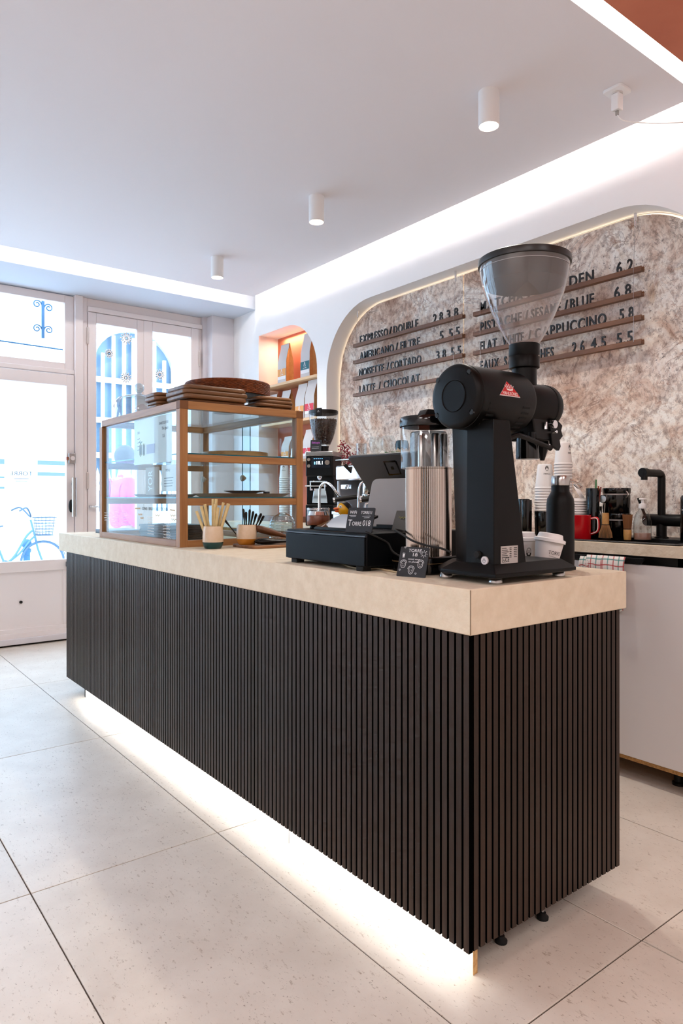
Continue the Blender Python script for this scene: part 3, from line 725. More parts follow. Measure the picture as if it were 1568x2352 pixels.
# ------------------------------------------------------------------ ceiling lights, socket
SPOTW = mat('white lamp housing', '#e9e7e6', .45)
def spot(loc, label):
    t = thing('ceiling_spotlight', label, 'ceiling light', loc, 'white ceiling spotlights'); x, y, z = loc
    G().lathe([(.043, z), (.043, z-.138), (.040, z-.142), (.037, z-.138), (.034, z-.110)], (x, y, 0), 36, cap=False).build('housing', SPOTW, t)
    G().lathe([(.0365, z-.137), (.022, z-.112), (.0005, z-.111)], (x, y, 0), 28, cap=False).build('reflector', mat('lamp reflector', '#fff4e2', .3, emit=(1, .86, .62, 1), es=4), t)
    G().lathe([(.0005, z-.1115), (.020, z-.1125)], (x, y, 0), 24, cap=False).build('bulb', mat('lit bulb', '#ffffff', .3, emit=(1, .93, .80, 1), es=12), t)
    l = bpy.data.lights.new('spot', 'SPOT'); l.energy = 15; l.spot_size = R(125); l.spot_blend = .7; l.color = (1, .92, .82); l.shadow_soft_size = .03
    o = bpy.data.objects.new('spot_lamp', l); COL.objects.link(o); o.location = (x, y, z-.15)
    return t
spot((2.225, 1.893, 2.83), 'white cylinder ceiling spotlight nearest the ceiling socket')
spot((2.239, 3.135, 2.83), 'white cylinder ceiling spotlight in the middle of the row of three')
spot((2.255, 4.345, 2.83), 'white cylinder ceiling spotlight nearest the shop window corner')
sc = thing('ceiling_socket', 'white ceiling power socket with a plugged in charger', 'socket', (2.631, 1.562, 2.83))
G().prism(rrect(2.588, 2.674, 1.520, 1.604, .012), 2.818, 2.83).build('plate', LID, sc, bev=.002)
G().lathe([(.022, 2.812), (.022, 2.819)], (2.631, 1.562, 0), 20).build('socket_well', mat('socket shade', '#d9d4d0', .5), sc)
ch = thing('usb_charger', 'white cube charger plugged into the ceiling socket with thin white cable', 'charger', (2.631, 1.562, 2.812))
G().box(2.613, 2.649, 1.545, 1.579, 2.745, 2.813).build('charger_body', LID, ch, bev=.004)
g = G(); g.box(2.627, 2.635, 1.556, 1.568, 2.728, 2.746); g.build('plug', STEEL, ch)
G().tube(bez((2.631, 1.562, 2.73), (2.645, 1.54, 2.70), (2.72, 1.47, 2.685), (2.82, 1.36, 2.675), (3.02, 1.17, 2.68), (3.072, 1.1, 2.70)), .0022, 6).build('cable', LID, ch)
for x, y, z in ((.9, .35, 2.83),): pass

# ------------------------------------------------------------------ menu rails with standing letters
LETM = mat('matt black letters', '#121113', .35)
def rail(yl, yr, ztop, words, label):
    t = thing('menu_rail', label, 'menu rail', (3.135, (yl+yr)/2, ztop-.022), 'wooden menu rails in the stone recess')
    g = G(); g.box(3.118, 3.124, yr, yl, ztop-.024, ztop); g.box(3.140, 3.147, yr, yl, ztop-.024, ztop); g.box(3.124, 3.140, yr, yl, ztop-.024, ztop-.010)
    g.build('rail', WALNY, t, bev=.001, seg=1)
    for s, a, b in words:                      # every word spaced over its own width; each letter its own piece
        chars = [c for c in s]; n = len(chars)
        ws = []
        for c in chars:
            vs, fs = glyphs(c, .5, .012); xs = [v[0] for v in vs]; ws.append((max(xs)-min(xs)) if c != '.' else .12)
        h = .054; gap = .16; tot = sum(ws)+gap*(n-1); k = (a-b)/tot; u = a
        k2 = min(k, h/.69*1.35)
        for c, w in zip(chars, ws):
            g = G(); vs, fs = glyphs(c, .5, .012); x0 = min(v[0] for v in vs)
            FM = frameM((3.129, u, ztop-.005), *NX)
            g.add([((v[0]-x0)*k2, v[1]*h/.69, v[2]*.008) for v in vs], fs, FM); g.build('letter', LETM, t, smooth=30)
            u -= (w+gap)*k
    return t
def yy(px):   # measured table: letter positions along the wall (metres)
    return px
L_, R_ = (3.915, 2.858), (2.775, 1.728)
rail(*L_, 2.266, [('EXPRESSO', 3.846, 3.546), ('/', 3.536, 3.506), ('DOUBLE', 3.488, 3.250), ('2.8', 3.112, 3.030), ('3.8', 2.995, 2.902)], 'menu rail reading EXPRESSO / DOUBLE, topmost of the window-side column')
rail(*L_, 2.147, [('AMERICANO', 3.846, 3.488), ('/', 3.466, 3.444), ('FILTRE', 3.418, 3.236), ('5', 3.056, 3.026), ('5.5', 2.976, 2.890)], 'menu rail reading AMERICANO / FILTRE')
rail(*L_, 2.029, [('NOISETTE', 3.855, 3.588), ('/', 3.560, 3.534), ('CORTADO', 3.520, 3.222), ('3.8', 3.084, 3.004), ('5.5', 2.960, 2.878)], 'menu rail reading NOISETTE / CORTADO')
rail(*L_, 1.909, [('LATTE', 3.850, 3.682), ('/', 3.638, 3.622), ('CHOCOLAT', 3.588, 3.236)], 'menu rail reading LATTE / CHOCOLAT')
rail(*R_, 2.255, [('MATCHA', 2.727, 2.420), ('/', 2.390, 2.365), ('GOLDEN', 2.280, 1.985), ('6.2', 1.860, 1.776)], 'menu rail ending in GOLDEN with price 6.2')
rail(*R_, 2.137, [('PISTACHE', 2.727, 2.430), ('/', 2.405, 2.385), ('SESAME', 2.365, 2.180), ('/', 2.155, 2.135), ('BLUE', 2.120, 1.984), ('6.8', 1.872, 1.786)], 'menu rail reading PISTACHE / SESAME / BLUE')
rail(*R_, 2.024, [('FLAT', 2.727, 2.605), ('WHITE', 2.560, 2.415), ('/', 2.385, 2.365), ('CAPPUCCINO', 2.340, 1.916), ('5.8', 1.845, 1.772)], 'menu rail reading FLAT WHITE / CAPPUCCINO')
rail(*R_, 1.909, [('EAUX', 2.727, 2.590), ('SANDWICHES', 2.550, 2.222), ('2.6', 2.108, 2.038), ('4.5', 2.000, 1.918), ('5.5', 1.860, 1.778)], 'menu rail reading EAUX with prices 2.6 4.5 5.5')
for i, y in enumerate((3.875, 2.925, 2.715, 1.765)):
    z1 = 2.540 if 1.9 < y < 3.6 else 2.515
    t = thing('hanging_wire', ['steel wire hanging the window-side end of the EXPRESSO rails', 'steel wire hanging the price end of the EXPRESSO rails', 'steel wire hanging the start of the FLAT WHITE rails, behind the big hopper', 'steel wire hanging the price end of the FLAT WHITE rails'][i], 'wire', (3.132, y, 1.9), 'steel wires of the menu')
    G().tube([(3.132, y, z1), (3.1155, y, 2.24), (3.1155, y, 1.90)], .0011, 5).build('wire', STEEL, t)
    G().lathe([(.007, z1+.002), (.007, z1-.035), (.005, z1-.036), (.005, z1-.06)], (3.132, y, 0), 10).build('fitting', CHROME, t)

# ------------------------------------------------------------------ arched recess: shelves and coffee bags
SHX0, SHX1 = 3.098, 3.276
for i, (z, lab) in enumerate(((2.112, 'top beech shelf in the arched recess'), (1.788, 'middle beech shelf in the arched recess'), (1.465, 'lowest beech shelf in the arched recess'))):
    tag(G().prism([(3.13, 4.315), (SHX1, 4.315), (SHX1, 5.16), (SHX0, 5.16), (SHX0, 4.36), (3.105, 4.335)], z-.022, z).build('wall_shelf', BIRCH, bev=.002), lab, 'shelf', 'beech shelves in the arched recess')
BAGW = mat('pale bag front', '#c6c0bd', .55, bump=.15, bscale=18)
LABS = {'orange': mat('orange label', '#e09a4e', .6), 'teal': mat('teal label', '#14606a', .6), 'red': mat('red label', '#cf2038', .6)}
def bag(x, y, z, h, lab, label, rz=0, w=.13, d=.075, group='kraft coffee bags in the arched recess'):
    t = thing('coffee_bag', label, 'coffee bag', (x, y, z), group, rz)
    def ring(zz, ww, dd): return [(-dd/2, ww/2, zz), (-dd/2, -ww/2, zz), (0, -ww/2+.012*(ww < 2), zz), (dd/2, -ww/2, zz), (dd/2, ww/2, zz), (0, ww/2-.012, zz)]
    G().loft([ring(0, w, d), ring(.05*h, w, d), ring(.55*h, w*.98, d*.95), ring(.72*h, w*.97, d*.62), ring(.88*h, w*.97, d*.20), ring(.985*h, w*.97, d*.09), ring(h, w*.95, d*.07)]).build('bag_body', KRAFT, t, local=True, smooth=25)
    fr = [(0, w, d), (.05*h, w, d), (.55*h, w*.98, d*.95), (.72*h, w*.97, d*.62), (.88*h, w*.97, d*.2), (.985*h, w*.97, d*.09)]
    G().loft([[(-dd/2-.0015, ww/2-.001, zz+.002), (-dd/2-.0015, -ww/2+.001, zz+.002)] for zz, ww, dd in fr], cap=False, closed=False).build('front_sheet', BAGW, t, local=True)
    zb = .10*h
    lb = G().box(-d/2-.0035, -d/2-.0015, -w/2+.006, w/2-.006, zb, zb+.20*h).build('label', PAPER, t, local=True)
    G().box(-d/2-.0045, -d/2-.0033, -w/2+.006, w/2-.006, zb+.08*h, zb+.26*h).build('label_band', LABS[lab], t, local=True)
    g = G(); o = (-d/2-.0046, 0, zb+.155*h)
    ribbon(g, [(0, .035), (-.012, 0), (.012, 0), (0, .035)], .005, o, *NX); gtext(g, 'torréfié', (-d/2-.0046, 0, zb+.105*h), *NX, .010, .05); g.build('emblem', PAPER, t, local=True)
    return t
bag(3.172, 4.885, 2.112, .335, 'orange', 'coffee bag with an orange label on the top shelf')
bag(3.172, 4.545, 2.112, .365, 'teal', 'coffee bag with a teal label on the top shelf')
bag(3.150, 4.59, 1.788, .285, 'orange', 'coffee bag with an orange label on the middle shelf')
bag(3.150, 4.455, 1.788, .30, 'red', 'coffee bag with a red label on the middle shelf')
bag(3.165, 5.06, 1.788, .255, 'orange', 'coffee bag half hidden on the middle shelf, nearest the window')
bag(3.165, 4.85, 1.788, .265, 'orange', 'coffee bag half hidden on the middle shelf behind the walnut boards')
bag(3.150, 4.805, 1.465, .20, 'orange', 'small coffee bag with an orange label on the lowest shelf, nearest the window', w=.115)
bag(3.185, 4.69, 1.465, .20, 'orange', 'small coffee bag with an orange label on the lowest shelf, second from the window', w=.10)
bag(3.150, 4.485, 1.465, .235, 'red', 'coffee bag with a red label on the lowest shelf beside the grinder hopper')
tag(box('tin_box', mat('blue tin', '#1d7fae', .4), 3.12, 3.18, 4.90, 4.97, 1.465, 1.505, bev=.002), 'small blue box on the lowest recess shelf', 'box')
# ================================================================== large coffee grinder on the bar corner
ZT = .941
gr = thing('coffee_grinder', 'tall matt black shop coffee grinder with empty clear funnel hopper on the bar corner', 'coffee grinder', (1.485, 1.22, ZT))
GB = mat('grinder black', '#050505', .40, spec=.17, bump=.03, bscale=300)
def scale_poly(p, dx0, dx1, dy0, dy1):
    cx = (min(a for a, b in p)+max(a for a, b in p))/2; cy = (min(b for a, b in p)+max(b for a, b in p))/2
    return [(a+(dx0 if a < cx else -dx1), b+(dy0 if b < cy else -dy1)) for a, b in p]
bo_ = [(1.318, 1.101), (1.652, 1.101), (1.652, 1.347), (1.372, 1.347), (1.318, 1.285)]
bi_ = scale_poly(bo_, .028, .028, .028, .028)
G().loft([[(a, b, z) for a, b in p] for p, z in ((scale_poly(bo_, .01, .01, .01, .01), .957), (bo_, .960), (bo_, .969), (bi_, .990))]).build('base', GB, gr, bev=.0012, smooth=15)
for fx, fy in ((1.365, 1.14), (1.36, 1.305), (1.628, 1.14), (1.628, 1.305)):
    G().lathe([(.0175, ZT), (.018, ZT+.003), (.016, ZT+.013), (.010, ZT+.018)], (fx, fy, 0), 20).build('foot', STEEL, gr)
cb = [(1.348, 1.131), (1.476, 1.131), (1.476, 1.310), (1.405, 1.310), (1.348, 1.222)]
ct = [(1.348, 1.131), (1.409, 1.131), (1.409, 1.306), (1.384, 1.306), (1.348, 1.218)]
col = G().loft([[(a, b, .986) for a, b in cb], [(a, b, 1.352) for a, b in ct]]).build('column', GB, gr, bev=.002, smooth=15)
MY, MZ = 1.22, 1.414
mo = G().lathe([(.070, 1.300), (.079, 1.303), (.083, 1.309), (.083, 1.318), (.0815, 1.319), (.0815, 1.322), (.083, 1.323), (.083, 1.522), (.079, 1.533), (.066, 1.536)], (0, MY, MZ), 56, 'x').build('motor_housing', GB, gr)
G().lathe([(.0385, 1.2985), (.040, 1.2965), (.041, 1.2985), (.041, 1.301)], (0, MY, MZ), 40, 'x').build('motor_cap', GB, mo)
for a in (48, -38, 215, 140):
    G().lathe([(.007, 1.300), (.007, 1.306)], (0, MY+.074*cos(R(a)) * -1, MZ+.074*sin(R(a))), 12, 'x').build('bolt', BLACKG, mo)
VENT = mat('vent slot', '#020202', .9)
for x0 in (1.345, 1.475):
    g = G()
    for k in range(8):
        a = R(196+10.5*k)
        M = frameM((0, MY+.0826*cos(a), MZ+.0826*sin(a)), (1, 0, 0), (0, -sin(a), cos(a)))
        g.box(x0, x0+.028, -.0028, .0028, -.0012, .0009, M)
    o = g.build('vent_slots', VENT, mo); o['kind'] = 'stuff'
gh = G().lathe([(.060, 1.530), (.062, 1.536), (.062, 1.655), (.0635, 1.656), (.0635, 1.672), (.058, 1.684), (.040, 1.688)], (0, MY, MZ), 48, 'x').build('grind_head', GB, gr)
g = G(); g.lathe([(.036, 1.458), (.034, 1.475), (.034, 1.520)], (1.583, MY, 0), 36); thr = g.build('throat', GB, gr)
co = G().lathe([(.036, 1.514), (.0415, 1.517), (.0420, 1.548), (.0412, 1.549), (.0420, 1.550), (.0420, 1.582), (.039, 1.583)], (1.583, MY, 0), 40).build('collar', GB, gr)
G().ball((1.583+.0415*cos(R(-75)), MY+.0415*sin(R(-75)), 1.548), .0022, 8, 6).build('collar_pin', STEEL, co)
hp = [(.0385, 1.575), (.040, 1.584), (.050, 1.598), (.062, 1.619), (.0735, 1.641), (.084, 1.663), (.0945, 1.688), (.104, 1.714), (.111, 1.736), (.117, 1.762), (.121, 1.786), (.1232, 1.806)]
hop = G().lathe(hp, (1.583, MY, 0), 64, cap=False).build('hopper', thin_glass('hopper plastic', '#f6f1f0', 1.9, base=.08, haze=.10), gr)
G().lathe([(.1232, 1.801), (.1268, 1.802), (.1275, 1.809), (.1262, 1.819), (.118, 1.823), (.0005, 1.824)], (1.583, MY, 0), 64, cap=False).build('hopper_lid', mat('lid black', '#141312', .35), gr)
G().lathe([(.1195, 1.806), (.1165, 1.765), (.112, 1.750), (.0005, 1.752)], (1.583, MY, 0), 56, cap=False).build('lid_insert', mat('smoked lid insert', '#121111', .6, spec=.1), hop)
g = G(); g.lathe([(.1225, 1.7885), (.1228, 1.790)], (1.583, MY, 0), 64, cap=False);
g.build('moulded_ring', mat('clear rib', '#a5a1a0', .15), hop)
# spout, chute lever
g = G(); g.prism([(1.555, 1.40), (1.668, 1.40), (1.662, 1.345), (1.650, 1.315), (1.575, 1.315)], 1.175, 1.262, 'y'); spb = g.build('spout_block', BLACKM, gr, bev=.004)
G().lathe([(.031, 1.264), (.032, 1.268), (.032, 1.34)], (1.600, 1.222, 0), 28).build('grounds_tube', BLACKG, spb)
g = G(); g.lathe([(.006, 1.262), (.020, 1.305), (.021, 1.345)], (1.658, 1.215, 0), 8); g.build('funnel_tip', BLACKM, spb)
g = G(); g.lathe([(.004, 1.150), (.004, 1.18)], (1.635, 0, 1.338), 10, 'y'); g.lathe([(.009, 1.158), (.009, 1.170)], (1.638, 0, 1.360), 14, 'y')
for k in range(5): g.lathe([(.0115, 1.160+.004*k), (.0115, 1.162+.004*k)], (1.642, 0, 1.360), 14, 'y')
g.tube([(1.612, 1.17, 1.345), (1.612, 1.17, 1.365)], .005, 8); g.tube([(1.63, 1.172, 1.292), (1.63, 1.172, 1.305)], .004, 8); g.build('spring', CHROME, spb)
g = G(); g.prism([(1.630, 1.372), (1.668, 1.372), (1.688, 1.360), (1.682, 1.345), (1.690, 1.330), (1.675, 1.318), (1.680, 1.300), (1.672, 1.288), (1.640, 1.300)], 1.168, 1.178, 'y'); g.build('spout_bracket', BLACKM, spb, bev=.002)
G().tube(bez((1.425, 1.165, 1.302), (1.47, 1.162, 1.318), (1.50, 1.160, 1.318), (1.62, 1.160, 1.293)), [.007]*42+[.0085], 8).build('chute_lever', BLACKM, spb)
G().tube([(1.565, 1.18, 1.335), (1.565, 1.18, 1.315)], .009, 10).build('thumb_screw', BLACKM, spb)
# badge with crown
def on_drum(u, v, r=.0834):   # u along the axis, v up along the curved flank (towards the viewer)
    a = R(180+ 0)-0
    ang = pi+ (0) - (v/.083)
    return (u, MY+r*cos(ang), MZ+r*sin(ang))
def drum_poly(g, pts, r0, r1, sub_=6):
    # planar polygon wrapped over the drum
    P = []
    for i in range(len(pts)):
        a, b = pts[i], pts[(i+1) % len(pts)]
        for k in range(sub_): P.append((a[0]+(b[0]-a[0])*k/sub_, a[1]+(b[1]-a[1])*k/sub_))
    cx = sum(p[0] for p in P)/len(P); cy = sum(p[1] for p in P)/len(P)
    rings = [P]+[[(cx+(p[0]-cx)*f, cy+(p[1]-cy)*f) for p in P] for f in (.66, .33, .01)]
    return g.loft([[on_drum(u, v, r0) for u, v in P]]+[[on_drum(u, v, r1) for u, v in q] for q in rings], cap=False)
bx_, bz_ = 1.418, 0.019
tri = lambda s: [(bx_-.041*s, bz_-.019*s), (bx_+.041*s, bz_-.019*s), (bx_-.003, bz_+.022*s)]
bd = drum_poly(G(), tri(1), .0828, .0838).build('badge', mat('badge silver edge', '#d8c9c6', .3), gr)
drum_poly(G(), [(x, y+.0012) for x, y in tri(.93)], .0836, .0842).build('badge_field', mat('badge red', '#c2161c', .25), bd)
g = G()
for k, a in enumerate((-38, -20, 0, 20, 38)):
    x0, y0 = bx_+(k-2)*.0052, bz_+.001; L1 = .0135-.0015*abs(k-2)
    x1, y1 = x0+L1*sin(R(a)), y0+L1*cos(R(a))
    if y1 > bz_+.013: y1 = bz_+.013
    g.loft([[on_drum(x0-.0009, y0, .0845), on_drum(x0+.0009, y0, .0845)], [on_drum(x1-.0016, y1, .0845), on_drum(x1+.0016, y1, .0845)]], cap=False, closed=False)
g.loft([[on_drum(bx_-.013, bz_+.001, .0845), on_drum(bx_-.011, bz_-.003, .0845)], [on_drum(bx_, bz_-.001, .0845), on_drum(bx_, bz_-.005, .0845)], [on_drum(bx_+.013, bz_+.001, .0845), on_drum(bx_+.011, bz_-.003, .0845)]], cap=False, closed=False)
vs, fs = glyphs('MAHLKÖNIG', .5); x0 = min(v[0] for v in vs); x1 = max(v[0] for v in vs)
g.add([on_drum(bx_+((v[0]-x0)/(x1-x0)-.5)*.058, bz_-.0155+v[1]*.0115, .0846+.0002*v[2]) for v in vs], fs)
g.build('badge_emblem', mat('badge white', '#f1e6e2', .4), bd)
# type plate, buttons on the column foot
def col_y(z): return 1.1308
st = G().box(1.374, 1.440, 1.1296, 1.1308, .988, 1.034).build('type_plate', mat('plate grey', '#b4aeaa', .4), gr)
g = G()
for k in range(6):
    z = 1.0285-.0046*k
    for a, b in ((1.377, 1.377+.018+.004*(k % 3)), (1.407, 1.414), (1.424, 1.436)): g.box(a, b, 1.1290, 1.1297, z-.0007, z+.0007)
gtext(g, 'CE', (1.398, 1.1296, .9945), *NY, .011, .015)
for x, z in ((1.379, .993), (1.387, .9935), (1.379, 1.0)): 
    g.box(x, x+.006, 1.1290, 1.1297, z, z+.0008); g.box(x, x+.006, 1.1290, 1.1297, z+.0048, z+.0056); g.box(x, x+.0008, 1.1290, 1.1297, z, z+.0056)
g.build('plate_print', INK, st)
g = G(); g.lathe([(.0005, 1.3435), (.0105, 1.3435), (.0105, 1.349)], (0, 1.158, .998), 24, 'x'); o = g.build('round_sticker', mat('sticker white', '#cfc9cb', .4), gr)
g = G(); ribbon(g, [(0, .006), (-.005, -.002), (0, -.006), (.005, -.002), (0, .006)], .0009, (1.3434, 1.158, .998), *NX); ribbon(g, [(-.005, .001), (.005, .001)], .0008, (1.3434, 1.158, .998), *NX); g.build('sticker_print', INK, o)
G().lathe([(.002, 1.3395), (.0085, 1.340), (.0095, 1.343), (.0095, 1.349)], (0, 1.181, 1.012), 20, 'x').build('push_button', RUBBER, gr)

# ------------------------------------------------------------------ ribbed steel canister with clear collar
ca = thing('drinks_canister', 'ribbed steel cylinder with clear plastic collar and black handled lid behind the grinder', 'canister', (1.425, 1.437, ZT))
CX, CY = 1.425, 1.437
G().prism(rrect(1.350, 1.505, 1.362, 1.528, .03), ZT, ZT+.050).build('base', BLACKG, ca, bev=.004)
G().prism(rrect(1.3492, 1.5058, 1.3612, 1.5288, .03), ZT+.030, ZT+.0325).build('gold_line', mat('gold trim', '#7a6746', .4, .5), ca)
nn = 66
def ribr(i): return .0665-(.0024 if i % 2 else 0)
RIB = mat('ribbed steel', '#c4b8ae', .16, 1)
G().loft([[(CX+ribr(i)*cos(2*pi*i/(nn*2)), CY+ribr(i)*sin(2*pi*i/(nn*2)), z) for i in range(nn*2)] for z in (ZT+.050, 1.244)]).build('ribbed_body', RIB, ca, smooth=20)
G().lathe([(.0645, 1.237), (.080, 1.240), (.0807, 1.244), (.0807, 1.361), (.0796, 1.363)], (CX, CY, 0), 56, cap=False).build('clear_collar', CLEAR, ca)
G().lathe([(.0535, 1.241), (.0535, 1.342), (.050, 1.346), (.0005, 1.346)], (CX, CY, 0), 48, cap=False).build('inner_cup', thin_glass('grey clear plastic', '#cfd3d6', 1.2, base=.10), ca)
for a in (200, 250, 300): G().lathe([(.011, 1.244), (.011, 1.336), (.0085, 1.339)], (CX+.046*cos(R(a)), CY+.046*sin(R(a)), 0), 16).build('steel_column', STEEL, ca)
ld = G().lathe([(.083, 1.360), (.0838, 1.362), (.0838, 1.383), (.081, 1.388), (.0005, 1.390)], (CX, CY, 0), 56, cap=False).build('lid', BLACKG, ca)
G().loft([[(CX-.038+s_+.012, CY-.017, z), (CX+.038-s_+.012, CY-.017, z), (CX+.038-s_+.012, CY+.017, z), (CX-.038+s_+.012, CY+.017, z)] for s_, z in ((-.008, 1.388), (.006, 1.408), (.010, 1.411))]).build('lid_handle', BLACKP, ld, bev=.002)

# ------------------------------------------------------------------ cash drawer, payment terminal
dr = thing('cash_drawer', 'low black steel cash drawer on four rubber feet', 'cash drawer', (1.48, 1.748, ZT))
box('case', NAVYB, 1.276, 1.690, 1.538, 1.958, .955, 1.052, dr, bev=.003)
fp = box('drawer_front', NAVYB, 1.270, 1.278, 1.541, 1.955, .957, 1.040, dr, bev=.0015)
box('top_lip', mat('steel grey edge', '#30343a', .35), 1.2695, 1.276, 1.538, 1.958, 1.0415, 1.0455, dr)
for fx, fy in ((1.295, 1.575), (1.295, 1.92), (1.66, 1.575), (1.66, 1.92)): box('foot', RUBBER, fx-.016, fx+.016, fy-.016, fy+.016, ZT, .956, dr, bev=.002)
po = thing('payment_terminal', 'dark grey payment terminal on a light grey stand on the cash drawer', 'payment terminal', (1.56, 1.77, 1.052))
TGREY = mat('terminal dark grey', '#25262a', .42); SGREY = mat('stand grey', '#9b9a99', .38)
def slab(pts, n, th):    # thick plate from corner points
    n = V(n).normalized(); A = [V(p) for p in pts]
    return G().loft([[tuple(p) for p in A], [tuple(p+n*th) for p in A]])
def rquad(a, b, c, d, r=.08, n=5):
    A, B, C, D = map(V, (a, b, c, d)); out = []
    for p, q, s in ((A, D, B), (B, A, C), (C, B, D), (D, C, A)):
        u = p+(q-p)*r; w = p+(s-p)*r
        for k in range(n+1):
            t = k/n; out.append(tuple(u*(1-t)**2+p*2*t*(1-t)+w*t*t))
    return out
# stand: broad leaning plate facing the customers
slab(rquad((1.515, 1.842, 1.058), (1.585, 1.602, 1.058), (1.605, 1.610, 1.222), (1.543, 1.828, 1.222), .12), (.95, .28, -.2), .010).build('stand', SGREY, po, bev=.002)
g = G(); g.prism(rrect(1.53, 1.68, 1.66, 1.86, .03), 1.052, 1.066); g.build('stand_foot', BLACKM, po, bev=.002)
# tablet, its back turned to the customers, leaning over the stand
tb_ = slab(rquad((1.530, 1.955, 1.302), (1.585, 1.62, 1.306), (1.680, 1.60, 1.165), (1.625, 1.935, 1.165), .05), (.82, .1, .55), .014).build('tablet', TGREY, po, bev=.004)
n_ = (V((1.585, 1.62, 1.306))-V((1.530, 1.955, 1.302))).normalized(); u_ = (V((1.530, 1.955, 1.302))-V((1.625, 1.935, 1.165))).normalized()
c_ = V((1.58, 1.775, 1.252))
g = G(); nn_ = n_.cross(u_).normalized()
c_ = c_-nn_*((c_-V((1.530, 1.955, 1.302))).dot(nn_))+nn_*.0006
for pts in ([(.026, .026), (-.026, .026), (-.026, -.026), (.026, -.026), (.026, .026)],): ribbon(g, pts, .008, c_, n_, u_, off=.0004)
ribbon(g, [(.006, 0), (-.006, 0)], .012, c_, n_, u_, off=.0004); g.build('maker_emblem', BLACKG, tb_)
# card reader slip on the stand
sl_ = thing('card_holder', 'dark olive card leaning on the grey terminal stand', 'card', (1.50, 1.655, 1.052))
slab([(1.475, 1.655, 1.052), (1.505, 1.606, 1.052), (1.525, 1.600, 1.115), (1.495, 1.651, 1.115)], (.86, .5, -.2), .004).build('card', mat('olive black', '#14160b', .35), sl_)
g = G(); ribbon(g, [(-.012+.003*k, .004*sin(k*2.2)) for k in range(9)], .002, (1.499, 1.627, 1.092), (.52, -.85, 0), (.3, .1, .95), off=.0025); g.build('gold_writing', mat('gold writing', '#8f8d35', .5), sl_)
# mirror-like tablet lying on the drawer
lt = thing('glossy_tray', 'tilted black tray with mirror gloss top on the cash drawer by the duck', 'tray', (1.34, 1.72, 1.0525))
slab([(1.285, 1.815, 1.053), (1.285, 1.63, 1.053), (1.40, 1.63, 1.094), (1.40, 1.815, 1.094)], (0, 0, 1), .008).build('tray', NAVYB, lt, bev=.002)
slab([(1.290, 1.811, 1.0632), (1.290, 1.634, 1.0632), (1.396, 1.634, 1.1010), (1.396, 1.811, 1.1010)], (-.35, 0, 1), .001).build('gloss_surface', mat('mirror gloss', '#8a8a8c', .03, 1), lt)

def card_thing(name, label, c, w, h, lean, right, marks, cat='sign'):
    """small chalk card leaning back a little; c = foot centre"""
    r = V(right).normalized(); back = V((0, 0, 1)).cross(r).normalized()        # away from the reader
    up = (V((0, 0, 1))+back*lean).normalized(); n = r.cross(up)
    t = thing(name, label, cat, c); o = V(c)
    A = [o-r*w/2, o+r*w/2, o+r*w/2+up*h, o-r*w/2+up*h]
    slab(rquad(A[3], A[2], A[1], A[0], .04, 3), -n, .003).build('board', SLATE, t)
    slab([o-r*w*.2-n*.003, o+r*w*.2-n*.003, o+r*w*.2+back*.05, o-r*w*.2+back*.05], (0, 0, 1), .003).build('stand_tab', SLATE, t)
    g = G(); marks(g, o, r, up); g.build('chalk_writing', CHALK, t)
    return t
def wifi(g, o, r, up):
    P = lambda u, v: tuple(o+r*u+up*v)
    gtext(g, 'WiFi', P(-.029, .057), r, up, .010, .026); gtext(g, 'TORRE11', P(.020, .057), r, up, .009, .040)
    for u, v, l in ((-.029, .051, .026), (-.027, .048, .020), (.022, .050, .030), (.024, .045, .020)): ribbon(g, [(u-l/2, v), (u+l/2, v+.001)], .001, o, r, up)
    gtext(g, 'T', P(-.036, .020), r, up, .019, .014); gtext(g, 'ORRE', P(-.010, .021), r, up, .012, .034); gtext(g, '018', P(.026, .021), r, up, .017, .028)
card_thing('wifi_sign', 'black chalk card reading WiFi and TORRE018 on the cash drawer', (1.292, 1.597, 1.0525), .098, .076, .25, (.25, -1, 0), wifi)
def doodle(g, o, r, up):
    P = lambda u, v: tuple(o+r*u+up*v)
    gtext(g, 'TORRE', P(.002, .070), r, up, .0085, .040); gtext(g, '18', P(.004, .058), r, up, .009, .014)
    gtext(g, 'venez vous', P(.002, .048), r, up, .0045, .036); gtext(g, 'en photo!', P(.002, .0405), r, up, .0045, .030)
    for cx, cy in ((-.028, .034), (.024, .036), (-.002, .018)):
        ribbon(g, circ(cx, cy, .0075, .010), .0012, o, r, up); ribbon(g, circ(cx, cy+.004, .010, .009, a0=0, a1=180), .0012, o, r, up)
        for s in (-1, 1): ribbon(g, circ(cx+.003*s, cy+.001, .0008), .0008, o, r, up)
        ribbon(g, circ(cx, cy-.002, .004, .003, a0=200, a1=340), .0009, o, r, up)
    ribbon(g, circ(.030, .066, .006), .001, o, r, up)
    for k in range(8): ribbon(g, [(.030+.008*cos(k*.785), .066+.008*sin(k*.785)), (.030+.011*cos(k*.785), .066+.011*sin(k*.785))], .001, o, r, up)
    ribbon(g, [(-.034, .066), (-.028, .066), (-.029, .053), (-.033, .053), (-.034, .066)], .001, o, r, up); ribbon(g, [(-.031, .064), (-.031, .055)], .004, o, r, up)
    for u, v in ((-.036, .016), (.014, .008), (-.030, .080)): ribbon(g, [(u, v), (u-.003, v+.003), (u-.0015, v+.005), (u, v+.003), (u+.0015, v+.005), (u+.003, v+.003), (u, v)], .0008, o, r, up)
card_thing('chalk_sign', 'black chalk card with TORRE 18 and drawn faces leaning beside the grinder base', (1.292, 1.372, ZT), .088, .084, .35, (.33, -1, 0), doodle)
